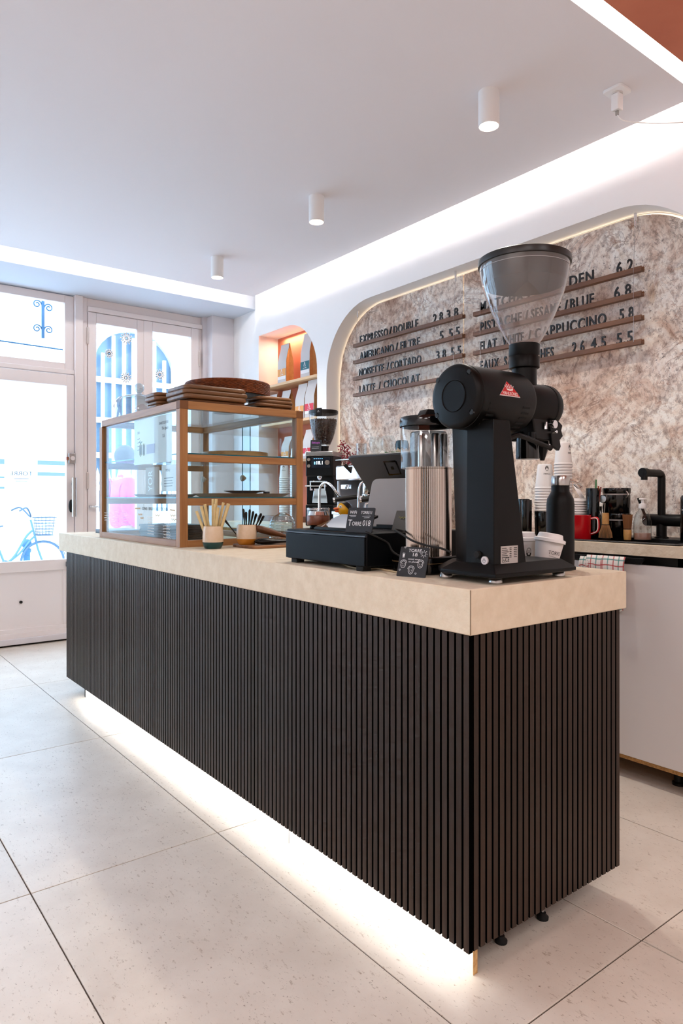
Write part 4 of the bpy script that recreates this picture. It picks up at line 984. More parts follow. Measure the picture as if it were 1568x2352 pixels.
for r_c, m_, P, lab in ((.0028, RUBBER, ((1.285, 1.553, 1.0565), (1.29, 1.534, 1.05), (1.318, 1.530, 1.038), (1.352, 1.531, 1.022), (1.343, 1.50, 1.0), (1.338, 1.45, .985)), 'black cable falling off the cash drawer behind the chalk card'),
    (.0032, RUBBER, ((1.42, 1.545, 1.056), (1.375, 1.528, 1.062), (1.330, 1.440, 1.050), (1.318, 1.385, 1.036), (1.326, 1.338, 1.026), (1.336, 1.30, 1.021), (1.346, 1.275, 1.012)), 'black cable looping from the terminal past the ribbed canister to the grinder'),
    (.0025, mat('cream cable', '#c9b896', .6), ((1.36, 1.76, ZT+.003), (1.315, 1.665, ZT+.003), (1.312, 1.60, ZT+.003), (1.345, 1.57, ZT+.003), (1.34, 1.52, ZT+.003), (1.325, 1.44, ZT+.003), (1.33, 1.40, ZT+.003)), 'cream cable lying on the worktop under the cash drawer')):
    tag(G().tube(bez(*P), r_c, 8).build('power_cable', m_), lab, 'cable')
# rubber duck
dk = thing('rubber_duck', 'yellow rubber duck with black cap and white apron standing behind the glossy tray', 'rubber duck', (1.50, 1.855, 1.098))
YEL = mat('duck yellow', '#e0a91a', .35)
DX, DY = 1.50, 1.855
G().loft([[(DX+a*cos(2*pi*k/20), DY+b*sin(2*pi*k/20), z) for k in range(20)] for a, b, z in ((.014, .02, 1.098), (.028, .036, 1.104), (.032, .041, 1.118), (.027, .035, 1.133), (.016, .019, 1.142), (.014, .014, 1.148))]).build('body', YEL, dk)
hd_ = G().ball((DX-.004, DY+.003, 1.168), .0275).build('head', YEL, dk)
HC = V((DX-.004, DY+.003, 1.168)); fw_ = V((-.92, .35, 0)).normalized(); sd_ = V((-.35, -.92, 0)).normalized(); UP = V((0, 0, 1))
ax_ = (UP*.66-fw_*.75).normalized()                       # the cap sits on the back of the head
Mc = frameM(HC, sd_, sd_.cross(ax_)*-1 if False else ax_.cross(sd_)); nz = Mc.to_3x3() @ V((0, 0, 1))
if nz.dot(ax_) < 0: Mc = frameM(HC, -sd_, ax_.cross(sd_))
G().lathe([(.0288*cos(R(a)), .0288*sin(R(a))) for a in (10, 25, 42, 60, 78, 90)], n=24, M=Mc, cap=False).build('cap', mat('duck cap', '#17171a', .5), dk)
bk = G(); M = frameM(HC+fw_*.026-UP*.004, sd_, UP); s_n = 1 if (M.to_3x3() @ V((0, 0, 1))).dot(fw_) > 0 else -1
bk.ball((0, .005, .004*s_n), .0125, 12, 8, (1.05, .42, 1.0), M); bk.ball((0, -.005, .002*s_n), .0105, 12, 8, (1, .40, 1.0), M); bk.build('beak', mat('duck orange', '#e0631a', .4), hd_)
for s_ in (1, -1):
    e_ = HC+(fw_*.72+sd_*s_*.62+UP*.32).normalized()*.0262
    G().ball(tuple(e_), .0058, 10, 6, (1, 1, 1.15)).build('eye', mat('eye white', '#eceff0', .3), hd_)
    G().ball(tuple(e_+(fw_*.7+sd_*s_*.7)*.0042), .0030, 8, 6).build('pupil', mat('pupil', '#2a2f35', .2), hd_)
G().loft([[(DX+a*1.04*cos(2*pi*k/20)-.001, DY+b*1.04*sin(2*pi*k/20), z) for k in range(4, 16)] for a, b, z in ((.029, .037, 1.104), (.033, .042, 1.118), (.028, .036, 1.133))], cap=False, closed=False).build('apron', mat('duck apron', '#e9e4de', .7), dk)
G().ball((DX-.010, DY+.036, 1.122), .014, 10, 8, (1.2, .7, .8)).build('wing', YEL, dk)
dk.scale = (.92, .92, .92); dk.location = (1.495, 1.918, 1.0525)
# tamper jar at the drawer's far corner
tj = thing('glass_tamper', 'round clear tamper with a wooden base band beside the glossy tray', 'tamper', (1.375, 1.915, 1.052))
JX, JY = 1.375, 1.915
G().lathe([(.028, 1.0525), (.030, 1.056), (.026, 1.064)], (JX, JY, 0), 28).build('foot', BLACKP, tj)
G().lathe([(.038, 1.064), (.0392, 1.066), (.0392, 1.094), (.038, 1.096)], (JX, JY, 0), 36).build('wood_band', wood('red walnut', '#5a2c18', '#7d4527', along='z', rough=.3), tj)
G().lathe([(.0385, 1.096), (.039, 1.118), (.036, 1.123), (.0005, 1.123)], (JX, JY, 0), 36, cap=False).build('clear_top', CLEAR, tj)
G().lathe([(.036, 1.097), (.030, 1.112), (.0005, 1.112)], (JX, JY, 0), 28, cap=False).build('chrome_core', CHROME, tj)
G().lathe([(.0393, 1.1165), (.0398, 1.118), (.0393, 1.1195)], (JX, JY, 0), 36, cap=False).build('chrome_ring', CHROME, tj)

# ------------------------------------------------------------------ thermos and crumpled cups behind the grinder
th = thing('thermos_bottle', 'matt black steel flask with shiny cap beside the grinder base', 'bottle', (1.79, 1.247, ZT))
TXc, TYc = 1.79, 1.247
G().lathe([(.034, ZT), (.0395, ZT+.004), (.0405, ZT+.02), (.0405, ZT+.195), (.0385, ZT+.212), (.030, ZT+.228), (.0265, ZT+.234), (.0265, ZT+.252)], (TXc, TYc, 0), 40).build('body', mat('flask black', '#070707', .45, spec=.2), th)
cp = G().lathe([(.0265, ZT+.252), (.0272, ZT+.254), (.0272, ZT+.278), (.025, ZT+.281), (.0005, ZT+.281)], (TXc, TYc, 0), 36, cap=False).build('cap', STEEL, th)
G().tube(bez((TXc+.022, TYc-.018, ZT+.268), (TXc+.045, TYc-.032, ZT+.258), (TXc+.055, TYc-.036, ZT+.25), (TXc+.045, TYc-.034, ZT+.243), (TXc+.030, TYc-.026, ZT+.256)), .0028, 8).build('carry_loop', STEEL, cp)
CUPW = mat('white paper cup', '#e4e0de', .55)
def face_mark(g, M):      # bearded face and shop name printed on the cup, drawn flat then wrapped by M
    I = (0, 0, 0); r, u = (1, 0, 0), (0, 1, 0)
    sub2 = G(); ribbon(sub2, circ(0, .012, .0065, .011), .0014, I, r, u); ribbon(sub2, circ(0, .008, .0055, .010, a0=180, a1=360), .004, I, r, u)
    for s in (-1, 1): ribbon(sub2, circ(.0025*s, .014, .0008), .001, I, r, u)
    ribbon(sub2, [(0, .0135), (0, .0105)], .001, I, r, u); ribbon(sub2, [(-.003, .009), (.003, .009)], .0012, I, r, u)
    gtext(sub2, 'TORRE', (0, -.012, 0), r, u, .006, .024)
    g.add([M(*v) for v in sub2.v], sub2.f)
def paper_cup(name, label, base, h, r0, r1, tilt=None, lid=True, group=None, crush=0):
    t = thing(name, label, 'paper cup', base, group)
    if tilt: t.rotation_euler = tilt
    n = 32
    def rad(k, z): return 1-crush*max(0, cos(2*pi*k/n-4.2))**3*(z/h)
    G().loft([[(r*rad(k, z)*cos(2*pi*k/n), r*rad(k, z)*sin(2*pi*k/n), z) for k in range(n)] for r, z in ((r0*.96, .0), (r0, .003), (r0+(r1-r0)*.5, h*.5), (r1, h))]).build('cup', CUPW, t, local=True)
    if lid:
        l = G().lathe([(r1+.001, h-.006), (r1+.0035, h-.005), (r1+.0035, h+.003), (r1+.001, h+.005), (r1-.004, h+.006), (r1-.007, h+.018), (r1-.010, h+.020), (.0005, h+.017)], n=36, cap=False).build('lid', LID, t, local=True)
        G().lathe([(.003, h+.0175), (.003, h+.0185)], (0, -r1+.014, 0), 10).build('sip_hole', INK, l, local=True)
    return t
c1 = paper_cup('paper_cup', 'white lidded paper cup printed with a bearded face behind the grinder column', (1.712, 1.322, ZT), .092, .029, .040)
g = G(); face_mark(g, lambda x, y, z: ((.0355+.06*(y))*cos(-2.05+x/.036)*1.02, (.0355+.06*(y))*sin(-2.05+x/.036)*1.02, .043+y)); g.build('print', INK, c1, local=True)
c2 = paper_cup('paper_cup', 'crumpled white lidded paper cup leaning towards the black flask', (1.688, 1.228, ZT+.005), .088, .030, .041, tilt=(R(4), R(10), 0), crush=.3)
g = G(); sub2 = G(); gtext(sub2, 'TORRE', (0, 0, 0), (1, 0, 0), (0, 1, 0), .010, .038); ribbon(sub2, [(-.016, -.005), (.018, -.008)], .0008, (0, 0, 0), (1, 0, 0), (0, 1, 0))
g.add([((.0365+.10*y)*cos(-1.95+x/.036)*1.01, (.0365+.10*y)*sin(-1.95+x/.036)*1.01, .048+y) for x, y, z in sub2.v], sub2.f); g.build('print', INK, c2, local=True)
ORD = 'lowest,second,third,fourth,fifth,sixth,seventh,eighth,ninth,tenth,eleventh,twelfth,thirteenth,fourteenth,fifteenth,sixteenth,seventeenth,eighteenth,nineteenth,twentieth,twenty-first,twenty-second,twenty-third,twenty-fourth,twenty-fifth,twenty-sixth,twenty-seventh,twenty-eighth,twenty-ninth,thirtieth,thirty-first,thirty-second'.split(',')
def nth(k, n): return 'lowest' if k == 0 else 'topmost' if k == n-1 else ORD[k]+' from the bottom'
# ================================================================== display case
X0, X1, Y0, Y1, Z0, Z1 = 1.268, 1.908, 2.787, 3.825, ZT, 1.577
dc = thing('display_case', 'oak framed glass display case with two glass shelves on the bar', 'display case', (1.588, 3.306, ZT))
T = .040
for (a, b) in ((X0, Y0), (X1-T*.9, Y0), (X0, Y1-T), (X1-T*.9, Y1-T)):
    G().box(a, a+T*.95, b, b+T, Z0, Z1-.034).build('post', OAKZ, dc, bev=.0015)
for y in (Y0, Y1-T):
    G().box(X0+T*.95, X1-T*.9, y, y+.030, Z0, Z0+.030).build('rail', OAKX, dc, bev=.0015)
    for z in (1.352, 1.160): G().box(X0+T*.95, X1-T*.9, y+.003, y+.026, z-.038, z-.006).build('shelf_bar', OAKX, dc, bev=.0015)
    G().box(X0+T*.95, X1, y, y+.036, Z1-.034, Z1).build('rail', OAKX, dc, bev=.0015)
for x in (X0, X1-T*.9):
    G().box(x, x+.030, Y0+T, Y1-T, Z0, Z0+.030).build('rail', OAKY, dc, bev=.0015)
    G().box(x, x+.036, Y0+.036, Y1-.036, Z1-.034, Z1).build('rail', OAKY, dc, bev=.0015)
for x in (X0, X1-T*.9): G().box(x-.0008, x+T*.95+.0008, Y0-.0008, Y0+.036, Z1-.0345, Z1+.0008).build('corner_block', mat('oak end grain', '#70451f', .6), dc)
box('glass_pane', CASEG, X0+.010, X0+.014, Y0+.03, Y1-.03, Z0+.025, Z1-.03, dc)
box('glass_pane', CASEG, X0+.03, X1-.03, Y0+.012, Y0+.016, Z0+.025, Z1-.03, dc)
box('glass_pane', CASEG, X0+.03, X1-.03, Y1-.02, Y1-.016, Z0+.025, Z1-.03, dc)
box('glass_pane', CASEG, X0+.03, X1-.03, Y0+.03, Y1-.03, Z1-.010, Z1-.005, dc)
for z in (1.352, 1.160):
    s_ = box('glass_shelf', CASEG, X0+.018, X1-.04, Y0+.018, Y1-.03, z-.006, z, dc)
    g = G(); g.box(X0+.017, X0+.0185, Y0+.018, Y1-.03, z-.0062, z+.0002); g.box(X0+.018, X1-.04, Y0+.0165, Y0+.018, z-.0062, z+.0002); g.build('glass_edge', TEAL, s_)
    for y in (Y1-.035,): pass
for i, (ya, yb) in enumerate(((Y0+.04, 3.325), (3.262, Y1-.04))):
    x = X1-.032+.012*i
    d_ = box('sliding_door', CASEG, x, x+.004, ya, yb, Z0+.03, Z1-.036, dc)
    g = G(); ye = yb if i == 0 else ya; g.box(x-.0005, x+.0045, ye-.0012, ye+.0012, Z0+.03, Z1-.036); g.build('glass_edge', TEAL, d_)
    G().lathe([(.006, x-.012), (.006, x-.006), (.016, x-.020), (.018, x-.028), (.013, x-.034), (.0005, x-.036)][::1], (0, (3.785, 3.275)[1-i] if i == 1 else 3.275, 1.262), 20, 'x').build('knob', mat('pale turned wood', '#a8927c', .5), d_) if i == 0 else G().lathe([(.006, x-.008), (.008, x-.014), (.017, x-.022), (.018, x-.030), (.0005, x-.036)], (0, 3.765, 1.266), 20, 'x').build('knob', mat('pale turned wood', '#a8927c', .5), d_)
# added sheet imitating a window reflection, smaller papers and painted lettering on the pane
pp = tag(box('pane_sheet', mat('thin white sheet', '#f2f5f6', .7, trans=.15), X0+.0155, X0+.0163, 2.905, 3.354, 1.318, 1.535), 'white sheet with fruit drawings inside the display case front, standing for a window reflection', 'notice')
g = G(); o = (X0+.015, 3.354, 1.318); n_r = (0, -1, 0); u_r = (0, 0, 1)
for k, (u, v, s, h) in enumerate(((.36, .175, 'SANS SUCRE', .013), (.375, .150, 'Thé glacé', .013), (.06, .150, 'BIO', .012), (.36, .115, '5.5', .014))): gtext(g, s, (X0+.015, 3.354-u, 1.318+v), n_r, u_r, h)
for k in range(4): ribbon(g, [(.045, .125-.018*k), (.075, .127-.018*k)], .003, o, n_r, u_r)
g.build('lettering', mat('grey ink', '#69727a', .7), pp)
g = G()
for cx, w_ in ((.085, .016), (.125, .013)): ribbon(g, [(cx, .045), (cx, .095)], w_*2, o, n_r, u_r); ribbon(g, circ(cx, .07, w_*.5, .026), w_, o, n_r, u_r)
g.build('fruit_drawing', mat('lemon yellow', '#b7b152', .7), pp)
g = G(); ribbon(g, [(.085, .10), (.07, .115)], .006, o, n_r, u_r); ribbon(g, [(.085, .10), (.088, .118)], .006, o, n_r, u_r); ribbon(g, [(.085, .10), (.105, .112)], .006, o, n_r, u_r); g.build('leaf_drawing', mat('leaf green', '#6d8f7c', .7), pp)
g = G(); ribbon(g, [(.16, .07), (.26, .07)], .044, o, n_r, u_r, off=.0008); g.build('grey_square', mat('mauve grey', '#9b97b4', .7), pp)
pt = tag(G().box(X0+.0165, X0+.0172, 2.86, 3.02, 1.185, 1.305).build('pane_sheet', mat('thin white sheet', '#f2f5f6', .7, trans=.15)), 'small white paper note low on the display case front', 'notice')
g = G(); gtext(g, 'MENU', (X0+.0162, 2.95, 1.275), n_r, u_r, .012); 
for k in range(4): ribbon(g, [(-.05, -.03-.012*k), (.05-.01*(k % 2), -.029-.012*k)], .003, (X0+.0162, 2.94, 1.275), n_r, u_r)
g.build('lettering', mat('grey ink', '#69727a', .7), pt)
bd_ = tag(G().box(X0+.0165, X0+.0175, 3.045, 3.21, 1.17, 1.30).build('kraft_notice', mat('kraft board', '#9c8672', .8)), 'brown kraft card with white brush lettering inside the display case front', 'notice')
g = G(); gtext(g, 'YOR', (X0+.0162, 3.128, 1.235), (0, 0, 1), (0, 1, 0), .05, .10); g.build('lettering', mat('white brush paint', '#f0f2f4', .7), bd_)
g = G()
gtext(g, 'DINE / BRUNCH OPTIONS', (X0+.0095, 3.085, 1.098), n_r, u_r, .014, .29)
g2 = G(); ribbon(g2, [(-.036, 0), (.03, .001)], .006, (X0+.0095, 3.29, 1.104), n_r, u_r); ribbon(g2, [(-.03, 0), (.03, -.003)], .005, (X0+.0095, 2.885, 1.103), n_r, u_r)
g.build('pane_lettering', mat('dark pane lettering', '#2a3138', .6), dc); g2.build('pane_stroke', mat('gold paint', '#b98a3a', .5), dc)
g = G(); rn = random.Random(4)
for c, y, z0, n in ((0, 3.74, 1.075, 4), (1, 3.60, 1.085, 7), (2, 3.48, 1.080, 6), (3, 3.13, 1.065, 7), (4, 2.95, 1.055, 7)):
    for k in range(n):
        z = z0-.013*k; a = -.03-.012*rn.random(); x_ = a
        pts = []
        for q in range(14): pts.append((a+.006*q, .003*sin(q*2.3+k)*(1 if q % 3 else .3)))
        ribbon(g, pts, .0022, (X0+.0095, y, z), n_r, u_r)
    g.build('pane_handwriting', mat('white chalk pen', '#f4f1ea', .7), dc)['kind'] = 'stuff'; g = G()
gtext(g, '9.50€', (X0+.0095, 2.875, 1.045), n_r, u_r, .014, .055)
g.build('pane_handwriting', mat('white chalk pen', '#f4f1ea', .7), dc)
g = G()
for y, z, w_ in ((3.26, 1.075, .05), (3.24, 1.058, .04), (2.88, 1.078, .06), (2.87, 1.060, .05), (3.05, 1.075, .06)):
    ribbon(g, [(-w_/2+w_*q/8, .004*sin(q*2)) for q in range(9)], .005, (X0+.0095, y, z), n_r, u_r)
g.build('pane_stroke', mat('gold paint', '#b98a3a', .5), dc)
# inside the case
def disc(nm, m, c, r, h, label, cat, n=48, rim=0, group=None):
    x, y, z = c
    return tag(G().lathe([(r-.004, z), (r, z+.003), (r, z+h-.003), (r-.003, z+h)]+([(r-.008, z+h), (r-.012, z+h-rim), (.0005, z+h-rim)] if rim else []), (x, y, 0), n, cap=True).build(nm, m), label, cat, group)
disc('round_board', wood('pale oak board', '#a9763f', '#c79a5e', along='x'), (1.697, 3.08, 1.3525), .165, .030, 'round pale oak board on the upper glass shelf', 'board')
tag(G().loft([[(1.735+a*x_, 3.08+a2*y_, z) for x_, y_ in rrect(-1, 1, -1, 1, .3)] for a, a2, z in ((.185, .13, 1.1605), (.215, .15, 1.178), (.209, .145, 1.178), (.183, .125, 1.166))]).build('serving_tray', wood('tray oak', '#94602f', '#b07d45', along='x')), 'rectangular oak serving tray on the lower glass shelf under the plate', 'tray')
tag(G().loft([[(1.42+a*x_, 3.30+a2*y_, z) for x_, y_ in rrect(-1, 1, -1, 1, .3)] for a, a2, z in ((.09, .16, 1.1605), (.11, .18, 1.174), (.105, .175, 1.174), (.088, .155, 1.166))]).build('serving_tray', wood('tray walnut', '#6d4424', '#8a5c34', along='y')), 'long walnut serving tray on the lower glass shelf along the front pane', 'tray')
G_ = G().lathe([(.055, 1.178), (.105, 1.190), (.104, 1.192), (.055, 1.1815), (.0005, 1.1815)], (1.752, 3.08, 0), 48); tag(G_.build('plate', mat('dark stoneware', '#4b3f3a', .4)), 'flat dark stoneware plate on the oak tray in the case', 'plate')
tag(G().prism(rrect(1.84, 1.868, 3.02, 3.05, .008), 1.178, 1.188).build('card_clip', mat('navy clip', '#1f2b40', .5)), 'small navy clip lying beside the plate in the case', 'clip')
for k in range(7):
    z = Z0+.004+.0115*k
    tag(G().prism(rrect(1.33+.003*(k % 3), 1.56-.002*(k % 2), 3.10+.004*(k % 2), 3.42, .012), z, z+.010).build('menu_board', mat('dark walnut veneer', '#3a2a20', .5, var='#54402f', vscale=30, stretch=(.1, 1, 1), rnd=.15)), 'thin dark wooden menu board in the case floor stack, %s' % nth(k, 7), 'board', 'stack of dark menu boards in the case')
tag(G().lathe([(.03, Z0), (.048, Z0+.004), (.050, Z0+.038), (.044, Z0+.042)], (1.62, 3.50, 0), 28).build('paper_bowl', PAPER), 'white paper bowl on the floor of the case', 'bowl')
tag(G().loft([[(1.66+a, 2.95+b, z) for a, b in ((-.08, -.03), (.05, -.05), (.08, .03), (-.02, .06))] for z in (Z0+.001, Z0+.004)]).build('paper_napkin', PAPER), 'folded white paper sheet lying on the case floor', 'napkin')
tag(G().loft([[(1.68+a, 2.93+b, z) for a, b in ((-.04, -.01), (.03, -.02), (.04, .01))] for z in (Z0+.0045, Z0+.016)]).build('bread_slice', mat('grey crust', '#7b726d', .8)), 'grey brown crumb of food on the paper in the case', 'food')
# on top of the case
def board(x0, x1, y0, y1, z, h, r, label, group, m=WALN):
    return tag(G().prism(rrect(x0, x1, y0, y1, r, 6), z, z+h).build('walnut_board', m, bev=.007, seg=3), label, 'board', group)
zz = Z1
ords = ['lowest', 'second from below', 'second from the top', 'topmost']
for k, (a, b, c, d, h) in enumerate(((1.325, 1.618, 2.815, 3.03, .017), (1.302, 1.615, 2.80, 3.03, .021), (1.300, 1.625, 2.805, 3.035, .021), (1.308, 1.618, 2.81, 3.03, .020))):
    board(a, b, c, d, zz, h, .035, 'long walnut board, %s of the tall stack at the case corner' % ords[k], 'walnut boards on the case, tall stack'); zz += h+.0003
zz = Z1
for k, (a, b, c, d, h) in enumerate(((1.285, 1.43, 3.07, 3.22, .018), (1.287, 1.44, 3.07, 3.22, .017), (1.275, 1.43, 3.065, 3.22, .019), (1.276, 1.43, 3.07, 3.215, .018))):
    board(a, b, c, d, zz, h, .03, 'small walnut board, %s of the stack between tall stack and glass dome' % ords[k], 'walnut boards on the case, window-side stack'); zz += h+.0003
zz = Z1
for k, (a, b, c, d, h) in enumerate(((1.70, 1.885, 2.825, 3.0, .014), (1.675, 1.884, 2.815, 3.0, .016), (1.703, 1.886, 2.815, 2.99, .017), (1.688, 1.882, 2.82, 3.0, .016))):
    board(a, b, c, d, zz, h, .04, 'walnut board, %s of the stack over the grinder side of the case' % ords[k], 'walnut boards on the case, far stack'); zz += h+.0003
zz = Z1
for k in range(2):
    board(1.60+.01*k, 1.70, 3.03, 3.15, zz, .019, .03, 'small dark walnut board, %s of two between the stacks under the basket' % ('lower', 'upper')[k], 'pair of walnut boards'); zz += .0193
# rattan tray
def rattan():
    m, nt, p = nodes('woven rattan'); N = nt.nodes; L = nt.links
    p.inputs['Base Color'].default_value = hx('#7a3f1f'); p.inputs['Roughness'].default_value = .45
    return m
RAT = mat('rattan strand', '#8a4a26', .4, var='#5c2d16', vscale=60)
RC = (1.667, 3.10, 1.660); RR = .207
rt_ = thing('rattan_basket', 'round woven rattan tray resting on the walnut boards', 'basket', RC)
G().lathe([(RR-.012, RC[2]), (RR-.012, RC[2]+.006), (.0005, RC[2]+.006)], (RC[0], RC[1], 0), 48, cap=False).build('base', mat('rattan dark', '#2b160c', .7), rt_)
G().lathe([(RR-.004, RC[2]), (RR-.004, RC[2]+.058)], (RC[0], RC[1], 0), 60, cap=False).build('wall', mat('rattan dark', '#2b160c', .7), rt_)
g = G(); nr, nc = 9, 96
for j in range(nr):
    z = RC[2]+.004+.0062*j
    P = [(RC[0]+(RR+.0032*(1 if (k+j) % 2 else -1)*.8)*cos(2*pi*k/nc), RC[1]+(RR+.0032*(1 if (k+j) % 2 else -1)*.8)*sin(2*pi*k/nc), z) for k in range(nc+1)]
    g.tube(P, .0034, 5, cap=False)
o = g.build('weave', RAT, rt_); o['kind'] = 'stuff'
g = G(); P = [(RC[0]+RR*cos(2*pi*k/60), RC[1]+RR*sin(2*pi*k/60), RC[2]+.060) for k in range(61)]; g.tube(P, .0042, 6, cap=False)
g.build('rim', RAT, rt_)
# glass dome
dm = thing('glass_dome', 'clear pressed glass cake dome with round knob on the case', 'cake dome', (1.42, 3.56, Z1))
DXc, DYc = 1.405, 3.60
pr = [(.136, Z1+.002), (.136, Z1+.035), (.133, Z1+.065), (.124, Z1+.092), (.108, Z1+.112), (.07, Z1+.124), (.03, Z1+.130), (.014, Z1+.133), (.012, Z1+.143)]
def facet(r, z, k, n): return r*(1+.018*sin(k*2*pi/n*14+z*140)*(1 if z < Z1+.1 else .3))
n = 84
G().loft([[(DXc+facet(r, z, k, n)*cos(2*pi*k/n), DYc+facet(r, z, k, n)*sin(2*pi*k/n), z) for k in range(n)] for r, z in pr], cap=False).build('dome', thin_glass('pressed glass', '#dfeaf0', 2.2, base=.22), dm)
G().ball((DXc, DYc, Z1+.167), .027).build('knob', thin_glass('pressed glass', '#f2f7f9', 2.2, base=.10), dm)
# dark slim tray at the far end of the bar
sp_ = thing('card_tray', 'slim black tray on the far end of the bar beside the case', 'tray', (1.50, 4.15, ZT))
G().prism(rrect(1.405, 1.60, 4.0, 4.32, .01), ZT, ZT+.024).build('tray', mat('slate blue black', '#151a24', .4), sp_, bev=.002)
box('inlay', mat('inlay grey', '#6b6a6c', .5), 1.42, 1.585, 4.02, 4.30, ZT+.0235, ZT+.0245, sp_)

# ------------------------------------------------------------------ straw cup, spoon cup, tray, cloche
def glazed_cup(c, m2, label, h=.095, r=.044):
    t = thing('ceramic_cup', label, 'cup', c)
    prof = [(r*.78, .0), (r*.93, .010), (r*1.0, h*.30)]
    G().lathe([(r*.74, 0), (r*.80, .002), (r*.94, h*.16), (r*.995, h*.30)], n=36).build('dipped_base', m2, t, local=True)
    G().lathe([(r*.995, h*.30), (r*1.0, h*.55), (r*.96, h*.85), (r*.90, h*.97), (r*.875, h), (r*.84, h*.985), (r*.86, h*.8), (r*.88, h*.35), (r*.5, h*.12), (.0005, h*.12)], n=36, cap=False).build('cream_body', CREAM, t, local=True)
    return t
glazed_cup((1.358, 2.655, ZT), TEALG, 'cream ceramic cup with dark teal base holding straws')
glazed_cup((1.512, 2.640, ZT+.012), MUST, 'cream ceramic cup with mustard base holding black spoons', h=.086, r=.0445)
STRAW = mat('bamboo straw', '#dcc590', .5, var='#cdb57f', vscale=30)
rn = random.Random(3); st0 = None
dirs = [(-.34, .02, .88), (-.20, -.05, .97), (-.15, .03, 1.), (-.02, .08, 1.12), (.04, .05, 1.12), (.05, -.04, 1.0), (.11, -.06, .92), (.17, .02, 1.05), (.25, .04, 1.05), (.28, -.03, 1.05)]
rgt = V((.80, -.60, 0)); bkw = V((.6, .8, 0))
for k, (u, w_, l) in enumerate(dirs):
    b = V((1.358, 2.655, ZT+.015))+rgt*(u*.045)+bkw*(w_*.1)
    d = (V((0, 0, 1))+rgt*u*1.15+bkw*w_*1.5).normalized(); e = b+d*.175*l
    g = G(); g.tube([b, e], .0062, 10, cap=False); g.tube([e, b], .0050, 10, cap=False)
    tag(g.build('straw', STRAW), 'pale bamboo straw in the teal based cup, %s' % ['leaning furthest left', 'second from the left', 'third from the left', 'tallest, fourth from the left', 'tallest pair, fifth from the left', 'fifth from the right, at the front', 'fourth from the right', 'third from the right', 'second from the right', 'leaning furthest right'][k], 'straw', 'straws in the teal based cup')
SPOON = mat('black spoon steel', '#17130f', .25, .6)
for k, (u, w_, l) in enumerate([(-.95, .1, .115), (-.12, .1, .128), (-.02, .0, .115), (.08, .12, .125), (.22, -.05, .12), (.32, .1, .112), (.5, 0, .118), (.62, .1, .112)]):
    b = V((1.512, 2.640, ZT+.03))+rgt*(u*.028)+bkw*(w_*.1); d = (V((0, 0, 1))+rgt*u*.85+bkw*w_*.6).normalized(); e = b+d*l*1.08
    g = G(); g.tube([b, b+(e-b)*.6, b+(e-b)*.8, e-d*.006, e], [.0022, .0028, .005, .0058, .003], 8)
    tag(g.build('spoon', SPOON), 'black steel spoon in the mustard based cup, %s' % ['leaning far out left', 'second from the left', 'third from the left', 'fourth from the left', 'fourth from the right', 'third from the right', 'second from the right', 'furthest right'][k], 'spoon', 'black spoons in the mustard based cup')
tr_ = tag(G().prism(rrect(1.475, 1.70, 2.515, 2.71, .02), ZT, ZT+.013).build('walnut_tray', WALN, bev=.003), 'low walnut tray under the spoon cup and the wooden scoop', 'tray')
so_ = thing('wooden_scoop', 'dark walnut scoop lying on the black tongs beside the spoon cup', 'scoop', (1.60, 2.60, ZT+.05))
G().loft([[(1.60+.055*t_+0*k, 2.585-.03*t_+w_*cos(2*pi*k/16), ZT+.066-.018*t_+hh*sin(2*pi*k/16)) for k in range(16)] for t_, w_, hh in ((-1.15, .004, .004), (-1.0, .02, .012), (-.6, .028, .017), (0, .025, .016), (.6, .014, .010), (1.0, .008, .007), (1.9, .006, .005))]).build('scoop', wood('scoop walnut', '#41230f', '#6b4020', along='x'), so_)
tg = thing('black_tongs', 'black steel tongs lying on the walnut tray', 'tongs', (1.62, 2.60, ZT+.013))
for s in (-1, 1): G().loft([[(1.555+.05*t_, 2.57+s*.010-.02*t_, ZT+.026+hh*sin(2*pi*k/10)) if False else (1.555+.05*t_, 2.575+s*(.012+.002*t_)-.012*t_+w_*cos(2*pi*k/10), ZT+.027+hh*sin(2*pi*k/10)) for k in range(10)] for t_, w_, hh in ((-.6, .004, .004), (-.3, .014, .012), (.5, .016, .013), (1.2, .010, .008), (3.0, .006, .004))]).build('arm', BLACKP, tg)
cloche = thing('ribbed_glass_jar', 'upturned ribbed clear glass jar behind the wooden scoop', 'glass jar', (1.80, 2.70, ZT))
n = 40; prf = []
for k in range(23):
    z = .006*k; r = .060+.0012*(1 if k % 2 else -1)
    if z > .085: r = .060*sqrt(max(1-((z-.085)/.062)**2, .01))+.0012*(1 if k % 2 else -1)
    prf.append((r, ZT+z))
G().lathe(prf+[(.015, ZT+.146), (.0005, ZT+.147)], (1.745, 2.715, 0), n, cap=False).build('ribbed_glass', thin_glass('ribbed glass', '#e9eff0', 2.2, base=.16), cloche)

# ================================================================== things on the back worktop
ZB = .966
# on-demand espresso grinder with beans
eg = thing('espresso_grinder', 'black espresso grinder with clear bean hopper and small lit display by the arched recess', 'coffee grinder', (2.83, 3.88, ZB), rz=R(36))
def lb(nm, m, *a, bev=.002, p=eg): return G().box(*a).build(nm, m, p, local=True, bev=bev)
lb('lower_body', BLACKM, -.098, .12, -.098, .098, .0, .145, bev=.006)
lb('upper_body', BLACKM, -.075, .12, -.098, .098, .145, .34, bev=.006)
lb('head', BLACKM, -.098, .12, -.098, .098, .335, .485, bev=.01)
lb('steel_collar', STEEL, -.101, .122, -.100, .100, .475, .508, bev=.006)
ds = lb('display', mat('display black', '#0a1020', .2), -.1005, -.097, -.078, .055, .395, .465, bev=.001)
